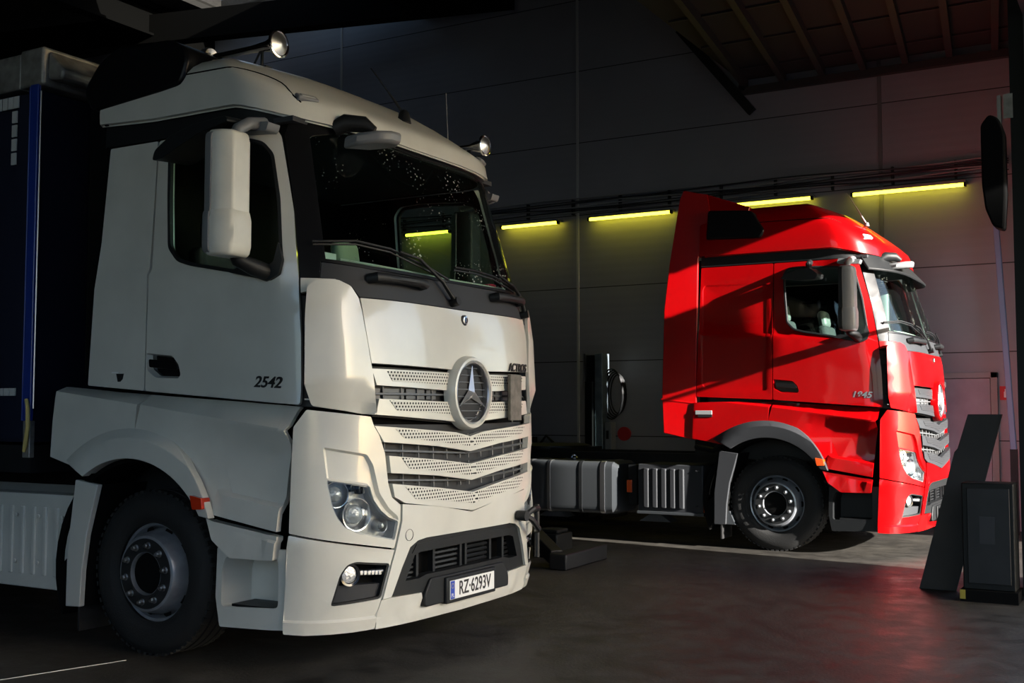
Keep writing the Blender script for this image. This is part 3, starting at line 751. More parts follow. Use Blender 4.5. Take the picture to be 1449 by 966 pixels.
    itk = panel('air_intake', iv, M['grey'], root, .005, .10, 'center', bevel=.004, holes=[], insets=[]) if False else None
    itk = panel('air_intake', [(1.780, .427), (1.862, .584), (1.930, .690), (2.000, .722), (2.08, .733), (C, .733), (C, .665), (2.08, .665), (1.985, .64), (1.955, .585), (1.905, .50), (2.03, .50), (2.10, .515), (C, .515), (C, .33), (2.068, .360), (2.046, .417)], M['black'], root, .004, .06, 'center', bevel=.006)
    panel('intake_back', [(1.85, .45), (1.93, .70), (C, .70), (C, .45)], M['void'], itk, -.11, .01, 'center', bevel=0)
    panel('intake_shelf', [(1.96, .655), (2.0, .705), (C, .715), (C, .660)], M['black'], itk, .008, .02, 'center', bevel=.003)
    for s in (-1, 1):
        for (ya, yb) in ((-.80, -.50), (-.33, -.03)):
            lv = MB()
            for z in (.50, .53, .56, .59, .62, .65):
                a_ = S(q_of_y(ya, z), z, -.06); b_ = S(q_of_y(yb, z), z, -.06)
                lv.tube([Vector((a_[0], a_[1]*-s, z)), Vector((b_[0], b_[1]*-s, z))], .010, 5)
            for y in (ya, yb):
                a_ = S(q_of_y(y, .58), .48, -.05); lv.box((a_[0]-.02, y*-s-.012, .47), (a_[0]+.02, y*-s+.012, .68))
            bld(lv, 'intake_louvre', M['steel_dark'], itk)
    # plate carrier and plate
    pc = MB()
    xf = 1.56
    pc.prism(rnd([(-.49, .325), (.49, .325), (.49, .40), (.43, .49), (-.43, .49), (-.49, .40)], .02), lambda a, c: Vector((xf-.1, a, c)), lambda a, c: Vector((xf+.005, a, c)))
    pc.box((xf-.02, -.29, .315), (xf+.025, .29, .475)); car = bld(pc, 'plate_carrier', M['black'], bevel=.008)
    yo = -.0
    if white:
        pl = MB(); pl.box((xf+.026, -.26, .338), (xf+.031, .26, .452)); plate = bld(pl, 'licence_plate', M['plate'], bevel=.003)
        pl = MB(); pl.box((xf+.0305, -.257, .341), (xf+.0325, -.212, .449)); bld(pl, 'country_band', M['platebl'], plate)
        mt = Matrix.Translation((xf+.0315, .025, .394)) @ Matrix.Rotation(R(90), 4, 'Z') @ Matrix.Rotation(R(90), 4, 'X')
        text_mesh('plate_characters', 'RZ\u00b76293V', .118, mt, M['ink'], plate, .0012, .78, .0015)
        mt = Matrix.Translation((xf+.033, -.2345, .362)) @ Matrix.Rotation(R(90), 4, 'Z') @ Matrix.Rotation(R(90), 4, 'X')
        text_mesh('country_letters', 'PL', .034, mt, M['plate'], plate, .0008, .9)
        r = MB()
        for k in range(12):
            a = 2*math.pi*k/12; r.box((xf+.0322, -.2345+.014*math.cos(a)-.002, .42+.014*math.sin(a)-.002), (xf+.0334, -.2345+.014*math.cos(a)+.002, .42+.014*math.sin(a)+.002))
        bld(r, 'star_circle', M['strap'], plate)
        # open tow shackle on the far lower corner
        sh = MB(); c = Vector((1.60, .62, .78))
        sh.tube([c+Vector((-.06, 0, 0)), c+Vector((.02, 0, 0)), c+Vector((.05, .04, -.03)), c+Vector((.05, .13, -.10)), c+Vector((.0, .20, -.12))], .02, 8)
        sh.tube([c+Vector((.02, 0, 0)), c+Vector((.05, .06, .04)), c+Vector((.03, .16, .035)), c+Vector((-.02, .22, .02))], .02, 8)
        sh.tube([c+Vector((0, .20, .06)), c+Vector((0, .20, -.30))], .018, 8)
        sh.tube([c+Vector((-.02, -.03, 0)), c+Vector((.05, -.03, 0))], .035, 12)
        bld(sh, 'tow_shackle', M['steel_dark'])
    else:
        pl = MB(); pl.box((xf+.02, -.25, .34), (xf+.06, .25, .45)); bld(pl, 'plate_holder', M['grey'], bevel=.02)
    # --- lower side: fenders
    def shoulder(q, z, base=.022):
        zs = 1.522-.118*(q+.03); zt = 1.600-.065*q
        if z > zs: t = min(1, (z-zs)/(zt-zs)); return base-.105*t**1.15
        return base
    ac = (-.05, .50)
    def arc(r, a0, a1, n=14): return [(ac[0]+r*math.cos(R(a0+(a1-a0)*i/n)), ac[1]+r*.98*math.sin(R(a0+(a1-a0)*i/n))) for i in range(n+1)]
    shl = [[(-.80, 1.61), (-.03, 1.522)], [(-.0, 1.520), (1.16, 1.382)]]
    fr_rear = -.80 if white else -.82
    if white:
        fp = [(fr_rear+.02, 1.640), (-.010, 1.594), (-.028, 1.52), (-.038, 1.419), (-.042, 1.215)]+arc(.715, 92, 122, 6)[1:]+[(-.81, 1.192)]
    else:
        fp = [(fr_rear-.05, 1.575), (-.010, 1.594), (-.028, 1.52), (-.038, 1.419), (-.042, 1.215)]+arc(.715, 92, 122, 6)[1:]+[(-.76, 1.157), (-.89, 1.18)]
    panel('rear_fender', fp, paint, root, shoulder, .04, 'both', creases=[shl[0], [(-.8, 1.57), (-.03, 1.50)]], bevel=.005)
    ff = [(-.004, 1.593), (1.190, 1.519), (1.160, 1.40), (1.134, 1.375), (1.160, 1.300), (1.135, 1.15), (1.112, .956), (1.095, .815), (.545, .898)]+arc(.715, 35, 91, 12)
    nose = rnd([(.600, 1.030), (.72, 1.012), (1.108, .962), (1.092, .822), (.575, .905)], .008)
    def foff(q, z):
        o = shoulder(q, z)
        # hollow below the shoulder towards the door step
        zs = 1.50-.118*q
        Lz = 1.035-.14*(q-.62)
        if z < zs and q > .3 and z > Lz-.03: o -= .060*min(1, (zs-z)/.10)*min(1, (q-.3)/.45)*min(1, max(0, (z-Lz+.03)/.035))
        return o
    panel('front_fender', ff, paint, root, foff, .04, 'both', creases=[shl[1], [(.25, 1.47), (1.14, 1.36)], [(.35, 1.35), (1.13, 1.25)], [(.62, 1.03), (1.11, .965)], [(.66, 1.005), (1.105, .945)]], bevel=.005)
    at = (M['white'] if white else M['grey'])
    arch = [(ac[0]+np.interp(t, [28, 50, 70, 100, 132], [.775, .84, .895, .915, .93])*math.cos(R(t)), ac[1]+.98*np.interp(t, [28, 50, 70, 100, 132], [.775, .84, .895, .915, .93])*math.sin(R(t))) for t in np.linspace(132, 29, 30)]
    arch_in = [p for p in arc(.712, 33, 124, 24)]
    def aoff(q, z):
        d = math.hypot(q-ac[0], (z-ac[1])/.98); t = (d-.71)/.19
        u_ = max(0, min(1, (1-t)/.32)); return .012+.058*u_*u_*(3-2*u_)-.012*max(0, 1-t-.6)
    panel('arch_trim', arch+arch_in, at, root, aoff, .05, 'both', creases=[arc(.84, 128, 34, 20), arc(.77, 126, 34, 20)], bevel=.004)
    panel('wheel_well', arc(.735, 20, 205, 20)+[(-.65, .35), (-.62, .60)]+arc(.69, 180, 20, 20), M['void'], root, -.02, .35, 'both', bevel=0)
    mk_ = panel('side_marker', rnd([(.500, 1.000), (.592, .985), (.600, .922), (.520, .918)], .01), M['redlens'] if white else M['orange'], root, .092, .07, 'both', bevel=.006)
    panel('lower_fender', rnd([(.560, .868), (.60, .852), (1.098, .788), (1.080, .655), (.762, .652), (.622, .745)], .01), paint, root, lambda q, z: .02 if z > .80-.12*(q-.7) else .035, .06, 'both', creases=[[(.58, .84), (1.10, .765)], [(.60, .825), (1.098, .75)]], bevel=.006)
    # --- step box
    stp = M['white'] if white else M['black']
    hole = rnd([(.690, .655), (1.085, .655), (1.085, .388), (.655, .366), (.662, .58)], .03)
    sb = panel('entry_step', rnd([(.612, .735), (.70, .64), (1.09, .64), (1.10, .72), (1.150, .720), (1.125, .268), (.645, .250), (.612, .417)], .012) if False else rnd([(.622, .70), (1.16, .715), (1.128, .268), (.645, .250), (.612, .417)], .012), stp, root, -.015, .03, 'both', holes=[hole], bevel=.006)
    for s, o in zip((-1, 1), sb):
        b = MB(); b.T = lambda v, s=s: Vector((v.x, v.y*-s, v.z))
        b.prism(hole, lambda a, c: Vector((a, -1.22, c)), lambda a, c: Vector((.66+(a-.66)*.9+.03, -1.02, .36+(c-.36)*.97)))
        b.f = b.f[1:]  # open front
        b.m = b.m[1:]
        bld(b, 'step_well', stp, o)
        b = MB(); b.T = lambda v, s=s: Vector((v.x, v.y*-s, v.z))
        b.box((.73, -1.225, .372), (1.10, -1.03, .386)); bld(b, 'step_tread', M['black'], o)
        if white and s == -1:
            b = MB(); b.box((.93, -1.035, .44), (1.07, -1.028, .62)); lb = bld(b, 'step_label', M['lightgrey'], o, bevel=.002)
            b = MB(); b.box((.95, -1.041, .56), (1.0, -1.034, .585)); b.box((1.01, -1.041, .575), (1.06, -1.034, .60)); b.box((1.01, -1.041, .545), (1.06, -1.034, .57)); b.lathe([(.014, -.0), (.014, .006)], (.99, -1.04, .52), 'y', 16); bld(b, 'label_print', M['ink'], o)
    # underbody behind the bumper
    b = MB(); b.box((.62, -.98, .30), (1.15, .98, 1.4)); bld(b, 'step_carrier', M['void'])
    # chassis
    b = MB()
    for y in (-.42, .42): b.box((-6.0 if white else -5.4, y-.04, .72), (1.1, y+.04, .98))
    for x in (-1.2, -2.4, -3.2, -4.4, -5.2): b.box((x, -.40, .76), (x+.12, .40, .94))
    b.box((-.05, -.95, .42), (.05, .95, .56)); b.box((-3.75, -.9, .40), (-3.6, .9, .6)); b.lathe([(.2, -.2), (.24, 0), (.2, .2)], (-3.68, 0, .5), 'y', 20)
    b.box((-.5, -.85, .95), (.9, .85, 1.35))
    bld(b, 'chassis_frame', M['steel_dark'])
    # wheels
    yw = 1.015
    for s in (-1, 1):
        make_wheel(root, 0, s*yw, s, 'wheel')
        make_wheel(root, -3.68, s*(yw-.03), s, 'wheel', False)
    # mudguard behind the wheel
    def mud(s):
        b = MB(); b.T = lambda v, s=s: Vector((v.x, v.y*-s, v.z))
        outer = [(-.592, 1.052), (-.384, 1.026), (-.430, .87), (-.480, .707), (-.515, .48), (-.528, .262), (-.660, .256), (-.655, .6)]
        b.prism(outer, lambda a, c: Vector((a, -1.25, c)), lambda a, c: Vector((a, -1.21, c)))
        strip = [(-.384, 1.026), (-.430, .87), (-.480, .707), (-.515, .48), (-.528, .262)]
        bld(b, 'mudguard', M['white'] if white else M['grey'], bevel=.006)
        b = MB(); b.T = lambda v, s=s: Vector((v.x, v.y*-s, v.z)); b.prism(strip+[(x-.015, z) for x, z in strip[::-1]], lambda a, c: Vector((a, -1.205, c)), lambda a, c: Vector((a, -.85, c))); bld(b, 'mudguard_liner', M['void'])
        b = MB(); b.T = lambda v, s=s: Vector((v.x, v.y*-s, v.z)); b.box((-.60, -1.2, .10), (-.585, -.88, .30)); bld(b, 'mud_flap', M['rubber'])
    both(mud)
    if white:
        # ribbed side skirt
        def skirt(s):
            b = MB(); b.T = lambda v, s=s: Vector((v.x, v.y*-s, v.z))
            n = 5
            b.box((-3.1, -1.20, .335), (-.675, -1.15, .945))
            b.prism([(-1.15, .945), (-1.20, .90), (-.9, .985), (-.9, .945)], lambda a, c: Vector((-3.1, a, c)), lambda a, c: Vector((-.64, a, c)))
            for k in range(18):
                x = -.80-.112*k
                b.prism([(x, .42), (x-.035, .42), (x-.035, .86), (x, .86)], lambda a, c: Vector((a, -1.212, c)), lambda a, c: Vector((a, -1.19, c)))
            for k in range(6):
                for z in (.50, .80): b.lathe([(.016, -.014), (.012, 0)], (-.762-.224*k, -1.205, z), 'y', 12)
            bld(b, 'side_skirt', M['white'], bevel=.006)
            b = MB(); b.T = lambda v, s=s: Vector((v.x, v.y*-s, v.z)); b.box((-.700, -1.222, .39), (-.668, -1.19, .49)); bld(b, 'side_marker', M['redlens'], bevel=.006)
        both(skirt)
    else:
        # fuel tank, battery box, near side ; twin tank far side
        def gear(s):
            def MBs():
                b = MB(); b.T = lambda v, s=s: Vector((v.x, v.y*-s, v.z)); return b
            def rr(y0, y1, z0, z1, r=.09):
                return rnd([(y0, z0), (y1, z0), (y1, z1), (y0, z1)], r, 5)
            sec = rr(-1.19, -.60, .30, .90)
            b = MBs(); b.prism(sec, lambda a, c: Vector((-3.10, a, c)), lambda a, c: Vector((-1.90, a, c)))
            b.prism(sec, lambda a, c: Vector((-1.90, a, c)), lambda a, c: Vector((-1.84, -.895+(a+.895)*.93, .6+(c-.6)*.9)))
            tank = bld(b, 'fuel_tank', M['alu'], bevel=.0)
            for x in (-2.02, -2.30, -2.72, -2.98):
                b = MBs(); sc = [( -.895+(a+.895)*1.02, .6+(c-.6)*1.02) for a, c in sec]
                w_ = .028 if x == -2.02 else .02
                b.prism(sc, lambda a, c: Vector((x-w_, a, c)), lambda a, c: Vector((x+w_, a, c))); bld(b, 'tank_strap', M['dullchrome'] if x != -2.3 else M['black'], tank)
            b = MBs(); b.lathe([(.045, .0), (.05, .03), (.03, .05), (.03, .065)], (-2.5, -.95, .90), 'z', 20); bld(b, 'filler_cap', M['chrome'], tank)
            b = MBs(); b.box((-1.57, -1.20, .36), (-.80, -.60, .885))
            for k in range(5):
                x = -1.50+.105*k; b.prism([(x, .40), (x+.065, .40), (x+.065, .84), (x, .84)], lambda a, c: Vector((a, -1.222, c)), lambda a, c: Vector((a, -1.19, c)))
            for z in (.43, .82): b.box((-.89, -1.215, z-.015), (-.84, -1.19, z+.015))
            bx = bld(b, 'battery_box', M['grey'], bevel=.012)
            b = MBs(); b.box((-1.58, -1.215, .33), (-.79, -.60, .362)); bld(b, 'box_rail', M['alu'], bx, bevel=.004)
            b = MBs(); b.box((-1.70, -1.17, .42), (-1.60, -.7, .87)); bld(b, 'valve_bracket', M['black'])
            b = MBs(); b.box((-1.715, -1.19, .56), (-1.655, -1.165, .70)); bld(b, 'side_marker', M['orange'], bevel=.004)
            b = MBs(); b.box((-.785, -1.225, .375), (-.745, -1.19, .46)); bld(b, 'side_marker', M['orange'], bevel=.004)
            for x in (-2.75, -1.45):
                b = MBs(); b.prism([(x, .33), (x+.10, .33), (x+.24, .24), (x-.14, .24)], lambda a, c: Vector((a, -1.12, c)), lambda a, c: Vector((a, -.9, c))); bld(b, 'tank_bracket', M['alu'])
            b = MBs(); b.prism([(-.60, .40), (-.50, .40), (-.44, .26), (-.66, .26)], lambda a, c: Vector((a, -1.2, c)), lambda a, c: Vector((a, -1.0, c)))
            bld(b, 'guard_bracket', M['alu'])
        both(gear)
        b = MB(); b.lathe([(.5, .0), (.5, .04), (.42, .06), (.001, .06)], (-3.3, 0, 1.0), 'z', 32); b.box((-3.8, -.45, .96), (-2.8, .45, 1.02)); bld(b, 'fifth_wheel', M['steel_dark'])
        b = MB(); b.box((-1.0, -.9, .98), (-.70, .9, 1.18)); b.tube([(-.95, -1.0, 1.08), (-.70, -1.1, 1.05), (-.6, -1.15, 1.12)], .03); bld(b, 'cab_suspension', M['steel_dark'])
        # rear side deflectors
        for s in (-1, 1):
            b = MB(); b.T = lambda v, s=s: Vector((v.x, v.y*-s, v.z))
            pro = [(-1.22, 1.235), (-.86, 1.16), (-.84, 2.3), (-.815, 3.16), (-.76, 3.40), (-.70, 3.68), (-.735, 3.88), (-1.005, 3.95), (-1.045, 3.85), (-1.14, 3.11), (-1.205, 2.60), (-1.235, 1.65)]
            def f0(a, c): return Vector((a, -1.235+(a+.82)*.13-(.0 if c < 3.2 else -(c-3.2)*.12), c))
            def f1(a, c): v = f0(a, c); return Vector((v.x, v.y+.03, v.z))
            b.prism(pro, f0, f1)
            # shin line flange at the bottom and the inward rear return
            b.build('side_deflector', paint, root, bevel=.008)
            b = MB(); b.T = lambda v, s=s: Vector((v.x, v.y*-s, v.z)); b.prism([(-1.245, 1.60), (-.865, 1.555), (-.865, 1.575), (-1.245, 1.62)], lambda a, c: Vector((a, f0(a, c).y-.006, c)), lambda a, c: Vector((a, f0(a, c).y+.01, c))); b.build('deflector_crease', paint, root, bevel=.004)
        # fin top joining roof
        for s in (-1, 1):
            b = MB(); b.T = lambda v, s=s: Vector((v.x, v.y*-s, v.z))
            b.prism([(-1.00, 3.94), (-.741, 3.885), (-.253, 3.70), (-.28, 3.55), (-.75, 3.5), (-.9, 3.6)], lambda a, c: Vector((a, -1.13+(3.94-c)*-.08, c)), lambda a, c: Vector((a, -1.07, c-.0)))
            b.build('roof_fin', paint, root, bevel=.01)
    # --- roof
    rows = make_roof(kind, paint, root)
    # seam line of the roof side piece
    rr_ = rows
    from mathutils.bvhtree import BVHTree
    bv_v = []; W_ = len(rows[0])
    for row in rows: bv_v += row
    bvh = BVHTree.FromPolygons(bv_v, [(j*W_+i, j*W_+i+1, (j+1)*W_+i+1, (j+1)*W_+i) for j in range(len(rows)-1) for i in range(W_-1)])
    zsm, dz = (3.535, .25) if white else (3.51, .40)
    def seam_pts(xs, zfn):
        out = []
        for x in xs:
            h = bvh.ray_cast(Vector((x*KS, -3, zfn(x))), Vector((0, 1, 0)))
            if h[0] is not None: out.append(h[0]+Vector((0, -.0005, .0005)))
        return out
    sp = seam_pts([(-.40 if white else -.7)+.04*i for i in range(38)], lambda x: zsm-.02*max(0, x)-(dz-.02)*max(0, (x-.60)/.45)**2.2 if x < 1.06 else 9)
    for s in (-1, 1):
        seam = MB(); seam.tube([Vector((p.x, p.y*-s, p.z)) for p in sp], .005, 6); seam.build('roof_seam', M['void'], root)
    # roof marker lamps
    for s in (-1, 1):
        n = nrm(1.14, 3.2); zz_ = 3.335 if white else 3.30
        dirv = Vector((-n[0], -n[1], 0)).normalized(); c0_ = TT(S(1.13, 3.2, .5)); c0_.z = zz_
        h = bvh.ray_cast(c0_, dirv); P_ = h[0] if h[0] is not None else c0_; nn_ = h[1] if h[1] is not None else Vector(n)
        if nn_.dot(dirv) > 0: nn_ = -nn_
        nn_ = Vector((nn_.x, nn_.y*-s, nn_.z)); P_ = Vector((P_.x, P_.y*-s, P_.z)); b = MB()
        mt = Matrix.Translation(P_-nn_*.008) @ nn_.to_track_quat('X', 'Z').to_matrix().to_4x4()
        b.box((-.03, -.075, -.028), (.022, .075, .028), mt); ml = b.build('roof_marker_lamp', M['midgrey'] if white else M['plate'], root, bevel=.012)
        b = MB(); b.box((.01, -.05, -.016), (.027, .05, .016), mt); b.build('lamp_lens', M['lightgrey'] if white else M['plate'], ml, bevel=.006)
    # air intake housing at the rear of the roof
    for s in ((-1,) if white else (-1, 1)):
        b = MB()
        if white: pr = rnd([(-.52, 3.40), (.10, 3.45), (.27, 3.47), (.31, 3.62), (.28, 3.70), (.14, 3.775), (-.35, 3.80), (-.50, 3.72), (-.62, 3.55)], .05)
        else: pr = rnd([(-.72, 3.36), (-.10, 3.335), (-.06, 3.42), (-.20, 3.63), (-.25, 3.655), (-.71, 3.69)], .03)
        b.prism(pr, lambda a, c: Vector((a, (1.255-(.1*(c-3.4) if white else .14*(c-3.36)))*s, c)), lambda a, c: Vector((a, .90*s, c)))
        b.build('air_intake_housing', M['pillar'], root, bevel=.02, seg=3)
    if white:
        b = MB(); b.box((-.80, -1.05, 1.7), (-.56, -.65, 3.5)); b.box((-.85, -.6, 1.3), (-.58, .9, 2.4)); b.build('intake_duct', M['void'], root, bevel=.04)
    # --- mirrors
    def mirror(s):
        xc_, yc = (.87, -1.49) if s == -1 else (.62, -1.37)
        def housing(z0, z1, w, d, name, mm, xo=0., taper=.0, par=root):
            b = MB(); b.T = lambda v, s=s: Vector((v.x, v.y*-s, v.z))
            sec = [(-w/2, .0), (-w/2+.004, d*.35), (-w/2+.018, d*.66), (-w/2+.045, d*.88), (-w/4, d), (w/4, d), (w/2-.045, d*.88), (w/2-.018, d*.66), (w/2-.004, d*.35), (w/2, .0)]
            n = len(sec); vs = []; zz = [z0, z0+.02, z0+.06, (z0+z1)/2, z1-.06, z1-.02, z1]; sc_ = [.86, .95, 1, 1, 1, .95, .86]
            for z, k in zip(zz, sc_):
                for (y, x) in sec: vs.append(Vector((xc_+xo+x*k, yc+y*k, z)))
            fs = []
            for i in range(len(zz)-1):
                for j in range(n-1): fs.append((i*n+j, i*n+j+1, (i+1)*n+j+1, (i+1)*n+j))
                fs.append((i*n+n-1, i*n, (i+1)*n, (i+1)*n+n-1))
            fs += [tuple(range(n)), tuple(range((len(zz)-1)*n, len(zz)*n))]
            b.add(vs, fs)
            o = bld(b, name, mm, par, 40, .012, 3)
            g = MB(); g.T = b.T; g.box((xc_+xo-.012, yc-w/2+.02, z0+.04), (xc_+xo+.001, yc+w/2-.02, z1-.04)); bld(g, 'mirror_face', M['chrome'] if True else None, o)
            # dark frame
            g = MB(); g.T = b.T
            g.prism(rnd([(yc-w/2-.006, z0+.01), (yc+w/2+.006, z0+.01), (yc+w/2+.006, z1-.01), (yc-w/2-.006, z1-.01)], .04), lambda a, c: Vector((xc_+xo-.010, a, c)), lambda a, c: Vector((xc_+xo+.035, a, c)))
            bld(g, 'mirror_rim', M['midgrey'] if white else M['black'], o, bevel=.004)
            return o
        mm = (M['cream'] if s == -1 else M['black']) if white else M['midgrey']
        hz = housing(2.345, 3.035, .25, .14, 'main_mirror', mm)
        # lower housing shell overlapping the lower third
        housing(2.335, 2.60, .268, .155, 'wide_angle_mirror', mm, -.004, par=hz)
        b = MB(); b.T = lambda v, s=s: Vector((v.x, v.y*-s, v.z))
        b.tube([(xc_+.04, yc+.03, 2.40), (xc_+.05, yc+.07, 2.33), (.97, -1.33, 2.29), (.97, -1.22, 2.27)], [.03, .04, .05, .05], 12); bld(b, 'mirror_arm', M['black'])
        b = MB(); b.T = lambda v, s=s: Vector((v.x, v.y*-s, v.z))
        b.tube([(xc_+.04, yc+.03, 3.0), (xc_+.04, yc+.07, 3.07), (.92, -1.34, 3.12), (.92, -1.22, 3.14)], [.03, .035, .035, .04], 12)
        b.prism(rnd([(.76, 3.10), (1.0, 3.08), (1.02, 3.13), (.78, 3.155)], .015), lambda a, c: Vector((a, -1.29, c)), lambda a, c: Vector((a, -1.19, c)))
        bld(b, 'mirror_arm', M['midgrey'])
        if s == -1:
            # ramp mirror above the door window
            b = MB()
            if white: pts = [(.28, 2.97), (.30, 3.03), (.42, 3.10), (.60, 3.145), (.86, 3.165), (.88, 3.13), (.66, 3.09), (.52, 3.04), (.36, 2.975)]
            else: pts = [(.18, 2.96), (.22, 3.0), (.40, 3.06), (.52, 3.06), (.60, 2.99), (.58, 2.94), (.40, 2.93)]
            b.prism(rnd(pts, .02), lambda a, c: Vector((a, -1.47, c-.02)), lambda a, c: Vector((a, -1.20, c)))
            b.tube([(.44, -1.2, 3.14), (.46, -1.32, 3.10), (.47, -1.34, 3.04)], .035, 10)
            bld(b, 'ramp_mirror', M['black'], bevel=.02, seg=3)
    both(mirror)
    # front mirror on the windscreen corner
    P_ = S(1.50, 3.16, .10); b = MB()
    b.tube([S(1.30, 3.17, -.0), S(1.34, 3.19, .06), S(1.43, 3.17, .12), S(1.48, 3.12, .16)], [.05, .055, .05, .025], 12); fm_ = bld(b, 'front_mirror_arm', M['black'])
    b = MB(); pl_ = [S(q, z, o) for q, z, o in ((1.34, 3.10, .05), (1.36, 3.085, .16), (1.43, 3.07, .25), (1.51, 3.07, .285), (1.59, 3.085, .27), (1.64, 3.11, .20), (1.63, 3.13, .12), (1.52, 3.14, .07), (1.42, 3.13, .04))]
    n_ = len(pl_); vs_ = [Vector(p) for p in pl_]+[Vector(p)+Vector((-.01, 0, -.075)) for p in pl_]
    b.add(vs_, [tuple(range(n_)), tuple(range(n_, 2*n_))[::-1]]+[(i, (i+1) % n_, (i+1) % n_+n_, i+n_) for i in range(n_)])
    hm = bld(b, 'front_mirror', M['midgrey'], fm_, bevel=.022, seg=4)
    # handles under the windscreen
    for s in (-1, 1):
        for yy in ((-.67,) ):
            a_ = S(q_of_y(-.86, 2.25), 2.25, .0); b_ = S(q_of_y(-.42, 2.245), 2.245, .0)
            if s == 1: pass
            A = Vector((a_[0], a_[1]*-s, a_[2])); B = Vector((b_[0], b_[1]*-s, b_[2]))
            o_ = Vector((.065, 0, .01))
            b = MB(); b.tube([A, A+o_*.8+(B-A)*.04, A+o_+(B-A)*.15, A+o_+(B-A)*.5, A+o_+(B-A)*.85, B+o_*.8-(B-A)*.04, B], [.03, .034, .03, .026, .03, .034, .03], 10); bld(b, 'grab_handle', M['black'])
    # wipers
    def SV(y, z, o): 
        q = q_of_y(-abs(y), z); p = S(q, z, o); return Vector((p[0], p[1] if y < 0 else -p[1], p[2]))
    for path, blade in (([(-.10, 2.165), (-.22, 2.28), (-.42, 2.40), (-.60, 2.425)], [(-1.12, 2.44), (-.9, 2.46), (-.65, 2.44), (-.30, 2.36), (-.12, 2.31)]),
                        ([(.93, 2.165), (.86, 2.28), (.74, 2.345), (.52, 2.40)], [(.0, 2.40), (.25, 2.405), (.5, 2.39), (.72, 2.35), (.82, 2.33)])):
        b = MB(); b.tube([SV(y, z, .035+.01*(i > 0)) for i, (y, z) in enumerate(path)], [.017, .012, .009, .007], 8)
        b.tube([SV(path[0][0], path[0][1], .0), SV(path[0][0], path[0][1], .06)], .028, 12)
        wa = bld(b, 'wiper_arm', M['black'])
        b = MB(); b.tube([SV(y, z, .025) for y, z in blade], .008, 6); b.tube([SV(y, z-.012, .010) for y, z in blade], .006, 5)
        bld(b, 'wiper_blade', M['black'], wa)
    # badges on the door
    mt = Matrix.Translation((.99*KS, -1.238, 1.645)) @ Matrix.Rotation(R(2.5), 4, 'Y') @ Matrix.Rotation(R(90), 4, 'X')
    text_mesh('model_number', '2542' if white else '1845', .088, mt, M['ink'] if white else M['dullchrome'], root, .004, 1.15, .002, .25)
    if white:
        b = MB(); b.box((-.30, -1.240, 1.715), (-.16, -1.232, 1.73)); b.prism([(-.25, 1.715), (-.18, 1.715), (-.19, 1.68), (-.21, 1.665), (-.235, 1.665)], lambda a, c: Vector((a, -1.241, c)), lambda a, c: Vector((a, -1.233, c))); bld(b, 'side_badge', M['ink'])
        b = MB(); b.box((-.29, -1.242, 1.718), (-.23, -1.2395, 1.727)); bld(b, 'side_badge_letters', M['plate'])
        # horns on the roof
    else:
        b = MB(); b.box((-.85, -1.279, 1.44), (-.66, -1.262, 1.485)); bld(b, 'side_badge', M['lightgrey'], bevel=.003)
        b = MB(); b.box((-.82, -1.279, 1.415), (-.66, -1.262, 1.437)); bld(b, 'side_badge_base', M['ink'])
        # sun visor on the red cab front
        vs = MB()
        rows_ = []
        for q in np.linspace(.98, Lc(3.15), 20):
            p0 = S(q, 3.20, .03); n = nrm(q, 3.1); w = max(0, n[0]/math.hypot(n[0], n[1]))
            p1 = p0+np.array([.16*w, .05*(-1)*(1-w), -.13-.05*w]); rows_.append((Vector(p0), Vector(p1)))
        pts = rows_+[(Vector((a.x, -a.y, a.z)), Vector((b_.x, -b_.y, b_.z))) for a, b_ in rows_[-2::-1]]
        n_ = len(pts); V_ = [p[0] for p in pts]+[p[1] for p in pts]+[p[1]+Vector((-.01, 0, -.02)) for p in pts]+[p[0]+Vector((-.02, 0, -.03)) for p in pts]
        F_ = []
        for i in range(n_-1):
            for r_ in range(4): F_.append((r_*n_+i, r_*n_+i+1, ((r_+1) % 4)*n_+i+1, ((r_+1) % 4)*n_+i))
        F_ += [(0, n_, 2*n_, 3*n_), (n_-1, 2*n_-1, 3*n_-1, 4*n_-1)]
        vs.add(V_, F_); bld(vs, 'sun_visor', M['black'], bevel=.004)
    return root

WX, WY = -5.392, 4.844+1.25
RX, RY = -3.613, 11.771+1.25
tw = make_truck('white', (WX, WY, 0), 'white lorry tractor cab with cream grille and chrome star in the left foreground')
tr = make_truck('red', (RX, RY, 0), 'glossy red lorry tractor cab without trailer parked along the back wall')
KS = 1.
# --- roof equipment of the white truck (parts of it)
def horn(x0, x1, y, z, rb):
    b = MB(); n = 10
    b.tube([(x0-.02, y, z), (x0+.10, y, z), (x0+(x1-x0)*.6, y, z), (x1-.10, y, z), (x1-.03, y, z), (x1, y, z)], [.028, .022, .024, .034, .055, rb], 24)
    b.lathe([(rb*1.08, -.012), (rb*1.1, .004), (rb*.98, .006), (rb*.96, -.012)], (x1, y, z), 'x', 32, True)
    h = b.build('air_horn', M['chrome'], tw)
    b = MB(); b.lathe([(.060, -.035), (.068, -.02), (.070, .02), (.062, .028), (.035, .018), (.03, .03)], (x0-.03, y, z), 'x', 28); b.build('horn_driver', M['dullchrome'], h)
    b = MB(); b.lathe([(rb*.9, .0), (rb*.5, .012), (.001, .02)], (x1+.002, y, z), 'x', 28); b.build('horn_grille', M['dullchrome'], h)
    b = MB(); b.tube([(x1-.14, y, z), (x1-.14, y, z-.14)], .010, 8); b.tube([(x1-.14, y, z), (x1-.22, y, z-.12)], .007, 8); b.box((x0-.06, y-.04, z-.13), (x0+.06, y+.04, z-.05)); b.box((x1-.24, y-.03, z-.16), (x1-.08, y+.03, z-.13)); b.build('horn_bracket', M['black'], h)
horn(.10, .67, -.82, 3.77, .080)
horn(.70, 1.03, 1.06, 3.47, .072)
